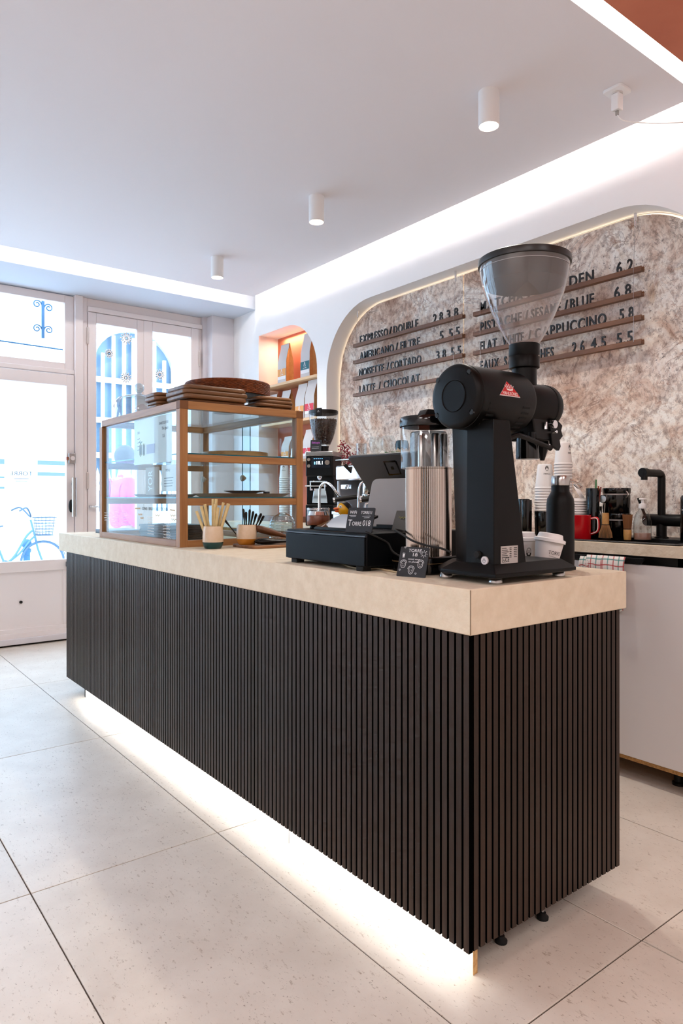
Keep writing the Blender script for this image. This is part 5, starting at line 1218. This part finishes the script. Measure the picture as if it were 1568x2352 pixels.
# local axes: viewer looks along +x, right = -y
g = G(); gtext(g, '18.1', (-.1008, -.005, .418), *NX, .022, .042); g.build('digits', mat('lit digits', '#bfe6ff', .5, emit=(.75, .92, 1, 1), es=2.2), ds, local=True)
g = G()
for u in (.030, -.052): g.box(-.1012, -.1005, u-.004, u+.004, .418, .436)
for k in range(5): g.box(-.1012, -.1005, .03-.014*k, .036-.014*k, .455, .459)
g.build('display_icons', mat('lit blue', '#2b8bff', .5, emit=(.15, .5, 1, 1), es=1.5), ds, local=True)
for y, z, r in ((.072, .452, .011), (.072, .408, .011), (-.060, .430, .0165)): G().lathe([(r, -.106), (r, -.098)], (0, y, z), 20, 'x').build('button', mat('warm silver', '#b7a596', .3, .8), eg, local=True)
G().ball((-.082, .0, .34), .020, 16, 10, (.7, 1, 1.6)).build('portafilter_button', CHROME, eg, local=True)
g = G(); g.box(-.135, -.075, -.055, .055, .295, .305); g.box(-.13, -.076, -.055, -.047, .24, .30); g.box(-.13, -.076, .047, .055, .24, .30); g.tube([(-.14, .085, .27), (-.12, -.06, .27)], .005, 8)
g.build('portafilter_fork', CHROME, eg, local=True, bev=.002)
g = G(); g.prism([(-.055, .155), (.055, .155), (.042, .255), (-.042, .255)], -.082, -.074, 'x'); g.build('chute_plate', CHROME, eg, local=True, bev=.002)
G().lathe([(.036, .508), (.036, .535), (.040, .548)], (.0, 0, 0), 32).build('hopper_neck', BLACKP, eg, local=True)
hpp = G().lathe([(.038, .545), (.050, .562), (.068, .60), (.083, .648), (.094, .70), (.099, .748), (.100, .770)], n=44, cap=False).build('hopper', CLEAR, eg, local=True)
G().lathe([(.098, .768), (.102, .770), (.102, .790), (.098, .794), (.0005, .794)], n=44, cap=False).build('hopper_lid', BLACKP, eg, local=True)
G().box(-.112, -.098, -.022, .022, .745, .800).build('lid_clip', BLACKP, eg, local=True, bev=.003)
g = G(); ribbon(g, [(0, .006), (-.007, -.005), (.007, -.005), (0, .006)], .002, (-.1125, 0, .778), *NX); g.build('clip_emblem', CHALK, eg, local=True)
BEAN = mat('roasted beans', '#2a1710', .35, var='#4a2a1c', vscale=90, rnd=0)
rb = random.Random(11); g = G()
hr = [(.562, .046), (.60, .063), (.648, .078), (.70, .089), (.725, .092)]
def hopr(z):
    for i in range(len(hr)-1):
        if hr[i][0] <= z <= hr[i+1][0]: t_ = (z-hr[i][0])/(hr[i+1][0]-hr[i][0]); return hr[i][1]*(1-t_)+hr[i+1][1]*t_
    return hr[0][1] if z < .6 else hr[-1][1]
g.lathe([(max(hopr(.562+.0325*k)-.006, .02), .562+.0325*k) for k in range(6)], n=32)
def bean(c):
    M = Matrix.Translation(c) @ Matrix.Rotation(rb.random()*6.3, 4, V((rb.random()-.5, rb.random()-.5, rb.random()-.5)).normalized())
    g.ball((0, 0, 0), .0062, 6, 4, (1.3, .9, .7), M)
for k in range(1100):
    z = .565+.158*rb.random(); a = 2*pi*rb.random(); r = hopr(z)-.004; bean((r*cos(a), r*sin(a), z))
for k in range(330):
    a = 2*pi*rb.random(); r = .088*sqrt(rb.random()); bean((r*cos(a), r*sin(a), .724+.006*rb.random()))
o = g.build('coffee_beans', BEAN, eg, local=True); o['kind'] = 'stuff'
ec = card_thing('origin_card', 'small black card with purple handwriting standing on the grinder collar', (2.735, 3.84, ZB+.508), .078, .078, .15, (.62, -.79, 0),
    lambda g, o, r, up: [ribbon(g, [(-.028, .030-.01*k), (.022, .031-.01*k)], .0014, o, r, up) for k in range(2)])
g = G(); gtext(g, 'Ethiopie', tuple(V((2.735, 3.84, ZB+.508))+V((.62, -.79, 0))*.0+V((0, 0, .052))-V((.79, .62, 0)).normalized()*-.005), (.62, -.79, 0), (.12, .09, 1), .014, .056); g.build('purple_writing', mat('purple chalk pen', '#c060c8', .6, emit=(.0, .0, .0, 1), es=0), ec)
# espresso machine
em = thing('espresso_machine', 'white and chrome espresso machine with black portafilter behind the cash drawer', 'espresso machine', (2.90, 3.22, ZB))
EW = mat('machine white', '#dfe3ea', .25)
box('base', STEEL, 2.70, 3.06, 2.90, 3.60, ZB+.03, ZB+.10, em, bev=.006)
for a, b in ((2.74, 2.96), (2.74, 3.54), (3.02, 2.96), (3.02, 3.54)): G().lathe([(.022, ZB), (.018, ZB+.032)], (a, b, 0), 14).build('foot', BLACKP, em)
box('splash_back', EW, 2.90, 3.06, 2.92, 3.58, ZB+.10, ZB+.30, em, bev=.004)
box('upper_body', CHROME, 2.72, 3.06, 2.90, 3.60, ZB+.30, ZB+.40, em, bev=.012)
box('cup_rail', STEEL, 2.72, 3.06, 2.90, 3.60, ZB+.432, ZB+.440, em, bev=.003)
box('side_panel', EW, 2.74, 3.05, 3.585, 3.61, ZB+.04, ZB+.38, em, bev=.01)
bdg = box('badge', mat('badge grey blue', '#8fa4bb', .4), 2.895, 2.901, 3.36, 3.44, ZB+.155, ZB+.185, em)
g = G(); ribbon(g, [(-.04, 0), (0, -.008), (.04, 0)], .004, (2.899, 3.40, ZB+.150), *NX); g.build('badge_red_line', mat('badge line red', '#a82c30', .4), bdg)
g = G(); gtext(g, 'ESPRESSO', (2.8945, 3.40, ZB+.165), *NX, .010, .06); g.build('badge_letters', CHALK, bdg)
for gy in (3.34, 3.08):
    gh_ = G().lathe([(.038, ZB+.205), (.042, ZB+.215), (.042, ZB+.30)], (2.79, gy, 0), 28).build('group_head', CHROME, em)
    G().lathe([(.044, ZB+.185), (.046, ZB+.19), (.046, ZB+.212)], (2.79, gy, 0), 28).build('portafilter_ring', CHROME, gh_)
    g = G(); g.tube([(2.76, gy+.015, ZB+.20), (2.715, gy+.04, ZB+.196)], .009, 10); g.build('portafilter_neck', CHROME, gh_)
    G().tube([(2.72, gy+.037, ZB+.197), (2.66, gy+.072, ZB+.188), (2.60, gy+.107, ZB+.178)], [.013, .016, .015], 14).build('portafilter_handle', BLACKP, gh_)
    G().tube([(2.601, gy+.106, ZB+.178), (2.592, gy+.112, ZB+.176)], .0165, 14).build('handle_cap', CHROME, gh_)
    G().tube(bez((2.79, gy, ZB+.185), (2.785, gy, ZB+.16), (2.77, gy+.01, ZB+.15), (2.765, gy+.012, ZB+.125)), .008, 8).build('coffee_spout', CHROME, gh_)
    lv = G().tube([(2.77, gy+.05, ZB+.30), (2.72, gy+.10, ZB+.36)], .006, 8).build('steam_lever', CHROME, em)
    G().tube([(2.725, gy+.095, ZB+.352), (2.695, gy+.125, ZB+.40)], [.009, .013], 10).build('lever_grip', BLACKP, lv)
G().tube(bez((2.77, 3.26, ZB+.30), (2.70, 3.275, ZB+.29), (2.665, 3.284, ZB+.245), (2.66, 3.286, ZB+.06)), .007, 10).build('steam_wand', CHROME, em)
g = G(); g.tube(bez((2.74, 3.46, ZB+.14), (2.63, 3.44, ZB+.205), (2.60, 3.47, ZB+.260), (2.60, 3.53, ZB+.287), (2.60, 3.58, ZB+.275), (2.60, 3.605, ZB+.235), (2.60, 3.61, ZB+.10)), .0085, 10)
g.build('hot_water_wand', CHROME, em)
box('drip_tray', STEEL, 2.66, 2.90, 2.92, 3.56, ZB+.085, ZB+.105, em, bev=.003)
box('gauge_block', CHROME, 2.705, 2.73, 3.44, 3.52, ZB+.245, ZB+.275, em, bev=.003)
tag(G().lathe([(.04, ZB), (.046, ZB+.004), (.043, ZB+.06), (.034, ZB+.10), (.038, ZB+.115), (.036, ZB+.115), (.032, ZB+.10), (.0005, ZB+.09)], (2.625, 2.80, 0), 32, cap=False).build('milk_jug', CHROME), 'shiny steel milk jug between the terminal and the ribbed canister', 'milk jug')
# glasses, vase, pot and succulents standing on the machine
ZM = ZB+.4405
def glass(name, c, prof, label): return tag(G().lathe(prof, c, 36, cap=False).build(name, CLEAR), label, 'glass', 'glassware on the espresso machine')
glass('water_glass', (2.86, 3.50, ZM), [(.0005, .002), (.030, .002), (.032, .004), (.037, .105), (.0355, .105), (.030, .010), (.0005, .010)], 'straight water glass on the coffee machine beside the red berries')
wp = [(.0005, .001), (.030, .002), (.028, .004), (.006, .008), (.005, .02), (.012, .03), (.036, .055), (.046, .085), (.043, .12), (.036, .145), (.0352, .145)]
glass('wine_glass', (2.90, 3.40, ZM), wp, 'round stemmed glass on the coffee machine next to the water glass')
glass('wine_glass', (2.92, 3.305, ZM), wp, 'round stemmed glass on the coffee machine nearest the dark blue pot')
pt_ = thing('drip_glaze_pot', 'cream pot with dark blue drip glaze on the coffee machine', 'pot', (2.955, 3.215, ZM))
G().lathe([(.026, ZM+.022), (.034, ZM+.028), (.042, ZM+.055), (.042, ZM+.068)], (2.955, 3.215, 0), 32).build('cream_body', CREAM, pt_)
n = 40; BLUEG = mat('dark blue glaze', '#10323f', .2)
G().loft([[(2.955+.0428*cos(2*pi*k/n), 3.215+.0428*sin(2*pi*k/n), ZM+.066-.016*abs(sin(k*2.4))) for k in range(n)], [(2.955+.043*cos(2*pi*k/n), 3.215+.043*sin(2*pi*k/n), ZM+.085) for k in range(n)], [(2.955+.036*cos(2*pi*k/n), 3.215+.036*sin(2*pi*k/n), ZM+.108) for k in range(n)], [(2.955+.03*cos(2*pi*k/n), 3.215+.03*sin(2*pi*k/n), ZM+.110) for k in range(n)]], cap=False).build('blue_glaze', BLUEG, pt_)
G().lathe([(.05, ZM), (.052, ZM+.016), (.04, ZM+.022)], (2.955, 3.215, 0), 28).build('saucer', CREAM, pt_)
su = thing('succulent', 'tiny green succulents in a shallow dish behind the terminal screen', 'plant', (2.87, 3.21, ZM))
G().lathe([(.03, ZM), (.055, ZM+.012), (.053, ZM+.014), (.0005, ZM+.008)], (2.87, 3.21, 0), 24, cap=False).build('dish', CREAM, su)
rs = random.Random(5); SUC = mat('succulent green', '#3f6b4a', .6, var='#2a4a38', vscale=60)
g = G()
for k in range(46):
    a = rs.random()*6.28; r = .045*sqrt(rs.random()); g.ball((2.87+r*cos(a), 3.21+r*sin(a), ZM+.012+.016*rs.random()), .0075, 6, 5, (1, 1, 1.5))
o = g.build('leaves', SUC, su); o['kind'] = 'stuff'
vz = thing('berry_vase', 'small clear vase with red dried berry sprigs beside the espresso grinder', 'vase', (3.03, 3.86, ZB))
G().lathe([(.032, ZB), (.036, ZB+.01), (.036, ZB+.16), (.03, ZB+.22), (.024, ZB+.27), (.026, ZB+.28)], (3.03, 3.86, 0), 28, cap=False).build('vase', CLEAR, vz)
BER = mat('red berries', '#8f1f33', .5, var='#b23a4a', vscale=50); g = G(); gb = G()
for k in range(13):
    a = k*2.4; top_ = V((3.02+.02*cos(a), 3.86+.085*sin(a)-.02, ZB+.42+.16*rs.random())); b = V((3.03, 3.86, ZB+.12)); m_ = V((3.03, 3.86+.03*sin(a), ZB+.34))
    path = bez(b, m_, top_, n=6); g.tube(path, .0016, 5)
    for q in range(26):
        p_ = path[rs.randint(5, len(path)-1)]; gb.ball(tuple(V(p_)+V((rs.gauss(0, .008), rs.gauss(0, .015), rs.gauss(0, .014)))), .0056, 6, 5)
g.build('stems', mat('twig', '#5b3a2c', .8), vz); o = gb.build('berries', BER, vz); o['kind'] = 'stuff'
# cups nested upside down in stacks
def cup_stack(x, y, z, n, label, group, r0=.031, r1=.043, h=.105, step=.0135, mark=None):
    first = None
    for k in range(n):
        zz = z+step*k
        if first is None:
            first = tag(G().lathe([(r1+.002, 0), (r1+.003, .003), (r1+.001, .006), (r1-.0005, .007), (r0+.001, h-.006), (r0, h-.003), (r0-.002, h), (r0-.004, h-.006), (.0005, h-.007)], n=28, cap=False).build('paper_cup', CUPW, org=(0, 0, 0)), label, 'paper cup', group); o = first
        else: o = dup(first)
        o.location = (x, y, zz); o['label'] = label % nth(k, n)
    if mark:
        g = G(); top_ = V((x, y, z+step*(n-1)))
        def cyl(u, v): 
            r = r1+(r0-r1)*v/h+.0012; a = mark[0]+u/.037
            return (top_.x+r*cos(a), top_.y+r*sin(a), top_.z+v)
        s2 = G(); gtext(s2, 'TORRE', (0, 0, 0), (-1, 0, 0), (0, -1, 0), .008, .032); ribbon(s2, circ(0, -.022, .0075, .012), .0016, (0, 0, 0), (-1, 0, 0), (0, -1, 0)); ribbon(s2, circ(0, -.019, .006, .010, a0=180, a1=360), .004, (0, 0, 0), (-1, 0, 0), (0, -1, 0))
        for s in (-1, 1): ribbon(s2, circ(.003*s, -.026, .0009), .001, (0, 0, 0), (-1, 0, 0), (0, -1, 0))
        g.add([cyl(v[0], v[1]+mark[1]) for v in s2.v], s2.f); o2 = g.build('print', INK, o)
cup_stack(2.85, 2.074, 1.094, 9, 'upside down white paper cup, %s of the lower stack behind the flask', 'cups stacked on the black canister', r0=.033, r1=.046, h=.118, step=.0135, mark=(R(232), .075))
cup_stack(2.85, 1.970, 1.094, 17, 'upside down white paper cup, %s of the taller stack behind the flask', 'cups in the taller stack', r0=.031, r1=.041, h=.105, step=.0138, mark=(R(275), .058))
cup_stack(3.022, 4.672, ZB+.046, 22, 'white paper cup, %s of the recess-side stack nearest the window', 'cups stacked in the recess, window side', r0=.031, r1=.042, h=.105, step=.0142, mark=(R(225), .070))
cup_stack(3.022, 4.515, ZB+.046, 31, 'white paper cup, %s of the tall stack before the arched recess', 'cups stacked in the recess, second', r0=.031, r1=.042, h=.105, step=.0142)
tag(G().box(2.965, 3.075, 4.40, 5.0, ZB, ZB+.045).build('cup_tray', wood('dark cork', '#6b4028', '#87553a', along='y')), 'long brown wooden block under the cup stacks before the arched recess', 'stand')
for x, y, h, r, lab in ((2.85, 2.074, .126, .049, 'black canister under the lower stack of cups'), (2.85, 1.966, .126, .046, 'black canister under the taller stack of cups'), (2.83, 2.185, .185, .030, 'tall black tumbler behind the grinder column'), (2.775, 2.125, .180, .026, 'second tall black tumbler between column and cup stacks')):
    t = thing('black_canister', lab, 'canister', (x, y, ZB)); G().lathe([(r*.93, ZB), (r*.96, ZB+.003), (r, ZB+h-.004), (r*.98, ZB+h)], (x, y, 0), 32).build('body', BLACKG, t)
    if r > .04: box('window_strip', CLEAR, x-r-.0015, x-r+.001, y-.010, y+.002, ZB+.03, ZB+h-.01, t)
# red mug with tumbler of straws
mg = thing('red_mug', 'glossy red enamel mug beside the black flask on the back worktop', 'mug', (2.79, 1.83, ZB))
MXc, MYc = 2.79, 1.835
G().lathe([(.041, ZB), (.043, ZB+.003), (.043, ZB+.108), (.0445, ZB+.111), (.042, ZB+.111), (.040, ZB+.10), (.040, ZB+.01), (.0005, ZB+.008)], (MXc, MYc, 0), 36, cap=False).build('body', RED, mg)
hpts = [(MXc+.038*.6+.00, MYc-.030-.0, ZB+.095), (MXc+.030, MYc-.062, ZB+.098), (MXc+.030, MYc-.070, ZB+.075), (MXc+.028, MYc-.066, ZB+.04), (MXc+.024, MYc-.034, ZB+.025)]
mh = G().tube(bez(*hpts), .0055, 8).build('handle', RED, mg)
G().tube([tuple(V(p)+V((-.006, 0, 0))) for p in bez(*hpts)], .0022, 6).build('handle_edge', mat('worn white enamel', '#e8dcd6', .4), mh)
ls = thing('lid_stack', 'stack of white cup lids beside the red mug', 'lids', (2.86, 1.92, ZB))
del ls['category']; bpy.data.objects.remove(ls)
l0 = None
for k in range(16):
    if l0 is None: l0 = tag(G().lathe([(.044, 0), (.045, .002), (.044, .006), (.038, .009), (.036, .016), (.0005, .014)], n=28, cap=False).build('cup_cover', LID, org=(0, 0, 0)), 'white cup cover, lowest of the stack behind the red mug', 'lid', 'white lids behind the red mug'); o = l0
    else: o = dup(l0)
    o.location = (2.90, 1.925, ZB+.0115*k); o['label'] = 'white cup cover, %s of the stack behind the red mug' % nth(k, 16)
tag(G().lathe([(.044, 0), (.045, .002), (.044, .006), (.038, .009), (.036, .016), (.0005, .014)], n=28, cap=False).build('cup_cover', LID, local=True, org=(0, 0, 0)), 'white cup cover tipped upright on top of the cover stack', 'lid'); o = bpy.context.scene.objects[-1] if False else COL.objects[-1]
o.location = (2.90, 1.925, ZB+.215); o.rotation_euler = (R(60), 0, R(30))
tm = tag(G().lathe([(.0005, .002), (.026, .002), (.028, .004), (.031, .235), (.030, .235), (.026, .01), (.0005, .01)], (2.90, 1.845, ZB), 28, cap=False).build('glass_tumbler', thin_glass('teal tint glass', '#5f8f9c', 1.3, base=.06)), 'tall blue tinted tumbler behind the red mug', 'glass')
for k, (c, dx, dy, l) in enumerate((('#3f7f4a', 0, -.03, .275), ('#5f9f5a', .01, -.02, .26), ('#a04a2a', .0, -.05, .245), ('#2a5f6f', -.01, .01, .235), ('#7f2f22', .01, -.06, .24))):
    tag(G().tube([(2.90, 1.845-.002*k, ZB+.012), (2.90+dx, 1.845+dy*.6, ZB+l)], .0035, 8).build('coloured_straw', mat('straw '+c, c, .3)), ['dark green glass straw in the blue tumbler', 'light green glass straw in the blue tumbler', 'orange brown glass straw in the blue tumbler', 'blue glass straw in the blue tumbler', 'dark red glass straw in the blue tumbler'][k], 'straw')
sc_ = thing('measuring_scoop', 'steel coffee measuring scoop standing beside the blue tumbler', 'scoop', (2.93, 1.81, ZB))
G().tube([(2.93, 1.815, ZB+.002), (2.93, 1.80, ZB+.165)], .004, 8).build('handle', STEEL, sc_)
G().lathe([(.018, -.012), (.020, .012), (.018, .012), (.016, -.008), (.0005, -.009)], n=24, ax='x', M=Matrix.Translation((2.915, 1.797, ZB+.185)), cap=False).build('bowl', STEEL, sc_)
def clip_jar(x, y, z, r, h, label, m=BLACKG):
    t = thing('storage_jar', label, 'jar', (x, y, z))
    G().lathe([(r*.95, z), (r, z+.004), (r, z+h*.72)], (x, y, 0), 36).build('body', m, t)
    l = G().lathe([(r, z+h*.78), (r*1.02, z+h*.80), (r*1.05, z+h*.95), (r*1.02, z+h), (.0005, z+h)], (x, y, 0), 36, cap=False).build('lid', m, t)
    G().lathe([(r*.985, z+h*.715), (r*.985, z+h*.785)], (x, y, 0), 36, cap=False).build('clear_band', mat('grey seal', '#9a9390', .3), t)
    g = G(); g.tube(bez((x-.3*r, y+r*1.05, z+h*.68), (x-.3*r, y+r*1.3, z+h*.76), (x-.3*r, y+r*1.1, z+h*.9)), .003, 6); g.tube(bez((x-.4*r, y-r*1.0, z+h*.62), (x-.4*r, y-r*1.2, z+h*.74), (x-.4*r, y-r*1.05, z+h*.86)), .003, 6); g.build('clip', STEEL, l)
clip_jar(2.985, 1.775, ZB+.118, .060, .118, 'large black clip-top jar standing on another jar')
clip_jar(2.985, 1.765, ZB, .053, .1175, 'smaller black clip-top jar under the large jar')
clip_jar(2.985, 1.885, ZB, .030, .150, 'slim dark glass jar beside the bamboo whisk', mat('smoked jar', '#2a2523', .15))
# bamboo whisks
def whisk(x, y, z, up, label):
    t = thing('bamboo_whisk', label, 'whisk', (x, y, z)); BM = mat('bamboo', '#c99a58', .5, var='#b5834a', vscale=40); BD = mat('bamboo tines', '#9a6f42', .6)
    s = 1 if up else -1; z0 = z if up else z+.115
    H_ = lambda k: z0+s*k
    if up:
        g = G()
        for k in range(30):
            a = 2*pi*k/30; g.tube([(x+.014*cos(a), y+.014*sin(a), H_(.068)), (x+.026*cos(a), y+.026*sin(a), H_(.030)), (x+.029*cos(a), y+.029*sin(a), H_(.008))], .0014, 4)
        g.build('tines', BD, t); G().lathe([(.020, H_(.0)), (.024, H_(.006)), (.016, H_(.055))], (x, y, 0), 24).build('dark_core', mat('wet tines', '#2a1c14', .6), t)
        G().lathe([(.0165, H_(.066)), (.0165, H_(.069))], (x, y, 0), 20).build('binding', INK, t)
        G().lathe([(.0155, H_(.069)), (.0150, H_(.12)), (.014, H_(.121))], (x, y, 0), 20).build('handle', BM, t)
    else:
        G().lathe([(.0155, z), (.0175, z+.02), (.0175, z+.045), (.016, z+.048)], (x, y, 0), 20).build('handle', BM, t)
        G().lathe([(.0165, z+.047), (.0165, z+.051)], (x, y, 0), 20).build('binding', INK, t)
        g = G(); g.lathe([(.014, z+.05), (.017, z+.08), (.020, z+.112)], (x, y, 0), 24)
        for k in range(24):
            a = 2*pi*k/24; g.tube([(x+.0155*cos(a), y+.0155*sin(a), z+.05), (x+.018*cos(a), y+.018*sin(a), z+.08), (x+.021*cos(a), y+.021*sin(a), z+.115)], .0014, 4)
        g.build('tines', mat('bamboo tines brown', '#86552c', .6), t)
whisk(2.885, 1.770, ZB, True, 'bamboo whisk standing on its tines before the black jars')
whisk(2.935, 1.692, ZB, False, 'bamboo whisk standing handle down beside the soap bottle')
sp2 = thing('soap_bottle', 'clear soap bottle with white pump and pinkish soap', 'soap bottle', (2.97, 1.640, ZB))
G().lathe([(.034, ZB), (.0375, ZB+.004), (.0375, ZB+.085), (.030, ZB+.115), (.016, ZB+.138), (.013, ZB+.145)], (2.97, 1.640, 0), 32, cap=False).build('bottle', CLEAR, sp2)
G().lathe([(.0345, ZB+.003), (.0355, ZB+.006), (.0355, ZB+.032), (.0005, ZB+.032)], (2.97, 1.640, 0), 28).build('soap', mat('pink soap', '#b98f7d', .3), sp2)
g = G(); g.lathe([(.017, ZB+.142), (.018, ZB+.145), (.016, ZB+.162), (.006, ZB+.166), (.005, ZB+.180), (.016, ZB+.183), (.014, ZB+.189)], (2.97, 1.640, 0), 20); g.build('pump', LID, sp2)
# black thermal jug at the picture edge
kj = thing('black_jug', 'tall black coffee press standing past the tap', 'jug', (2.98, 1.40, ZB))
G().lathe([(.042, ZB), (.045, ZB+.004), (.045, ZB+.19), (.040, ZB+.20), (.012, ZB+.21), (.008, ZB+.235), (.014, ZB+.245), (.010, ZB+.255)], (2.98, 1.425, 0), 32).build('body', BLACKG, kj)
G().lathe([(.0455, ZB+.135), (.0465, ZB+.138), (.0455, ZB+.141)], (2.98, 1.425, 0), 32, cap=False).build('steel_band', STEEL, kj)
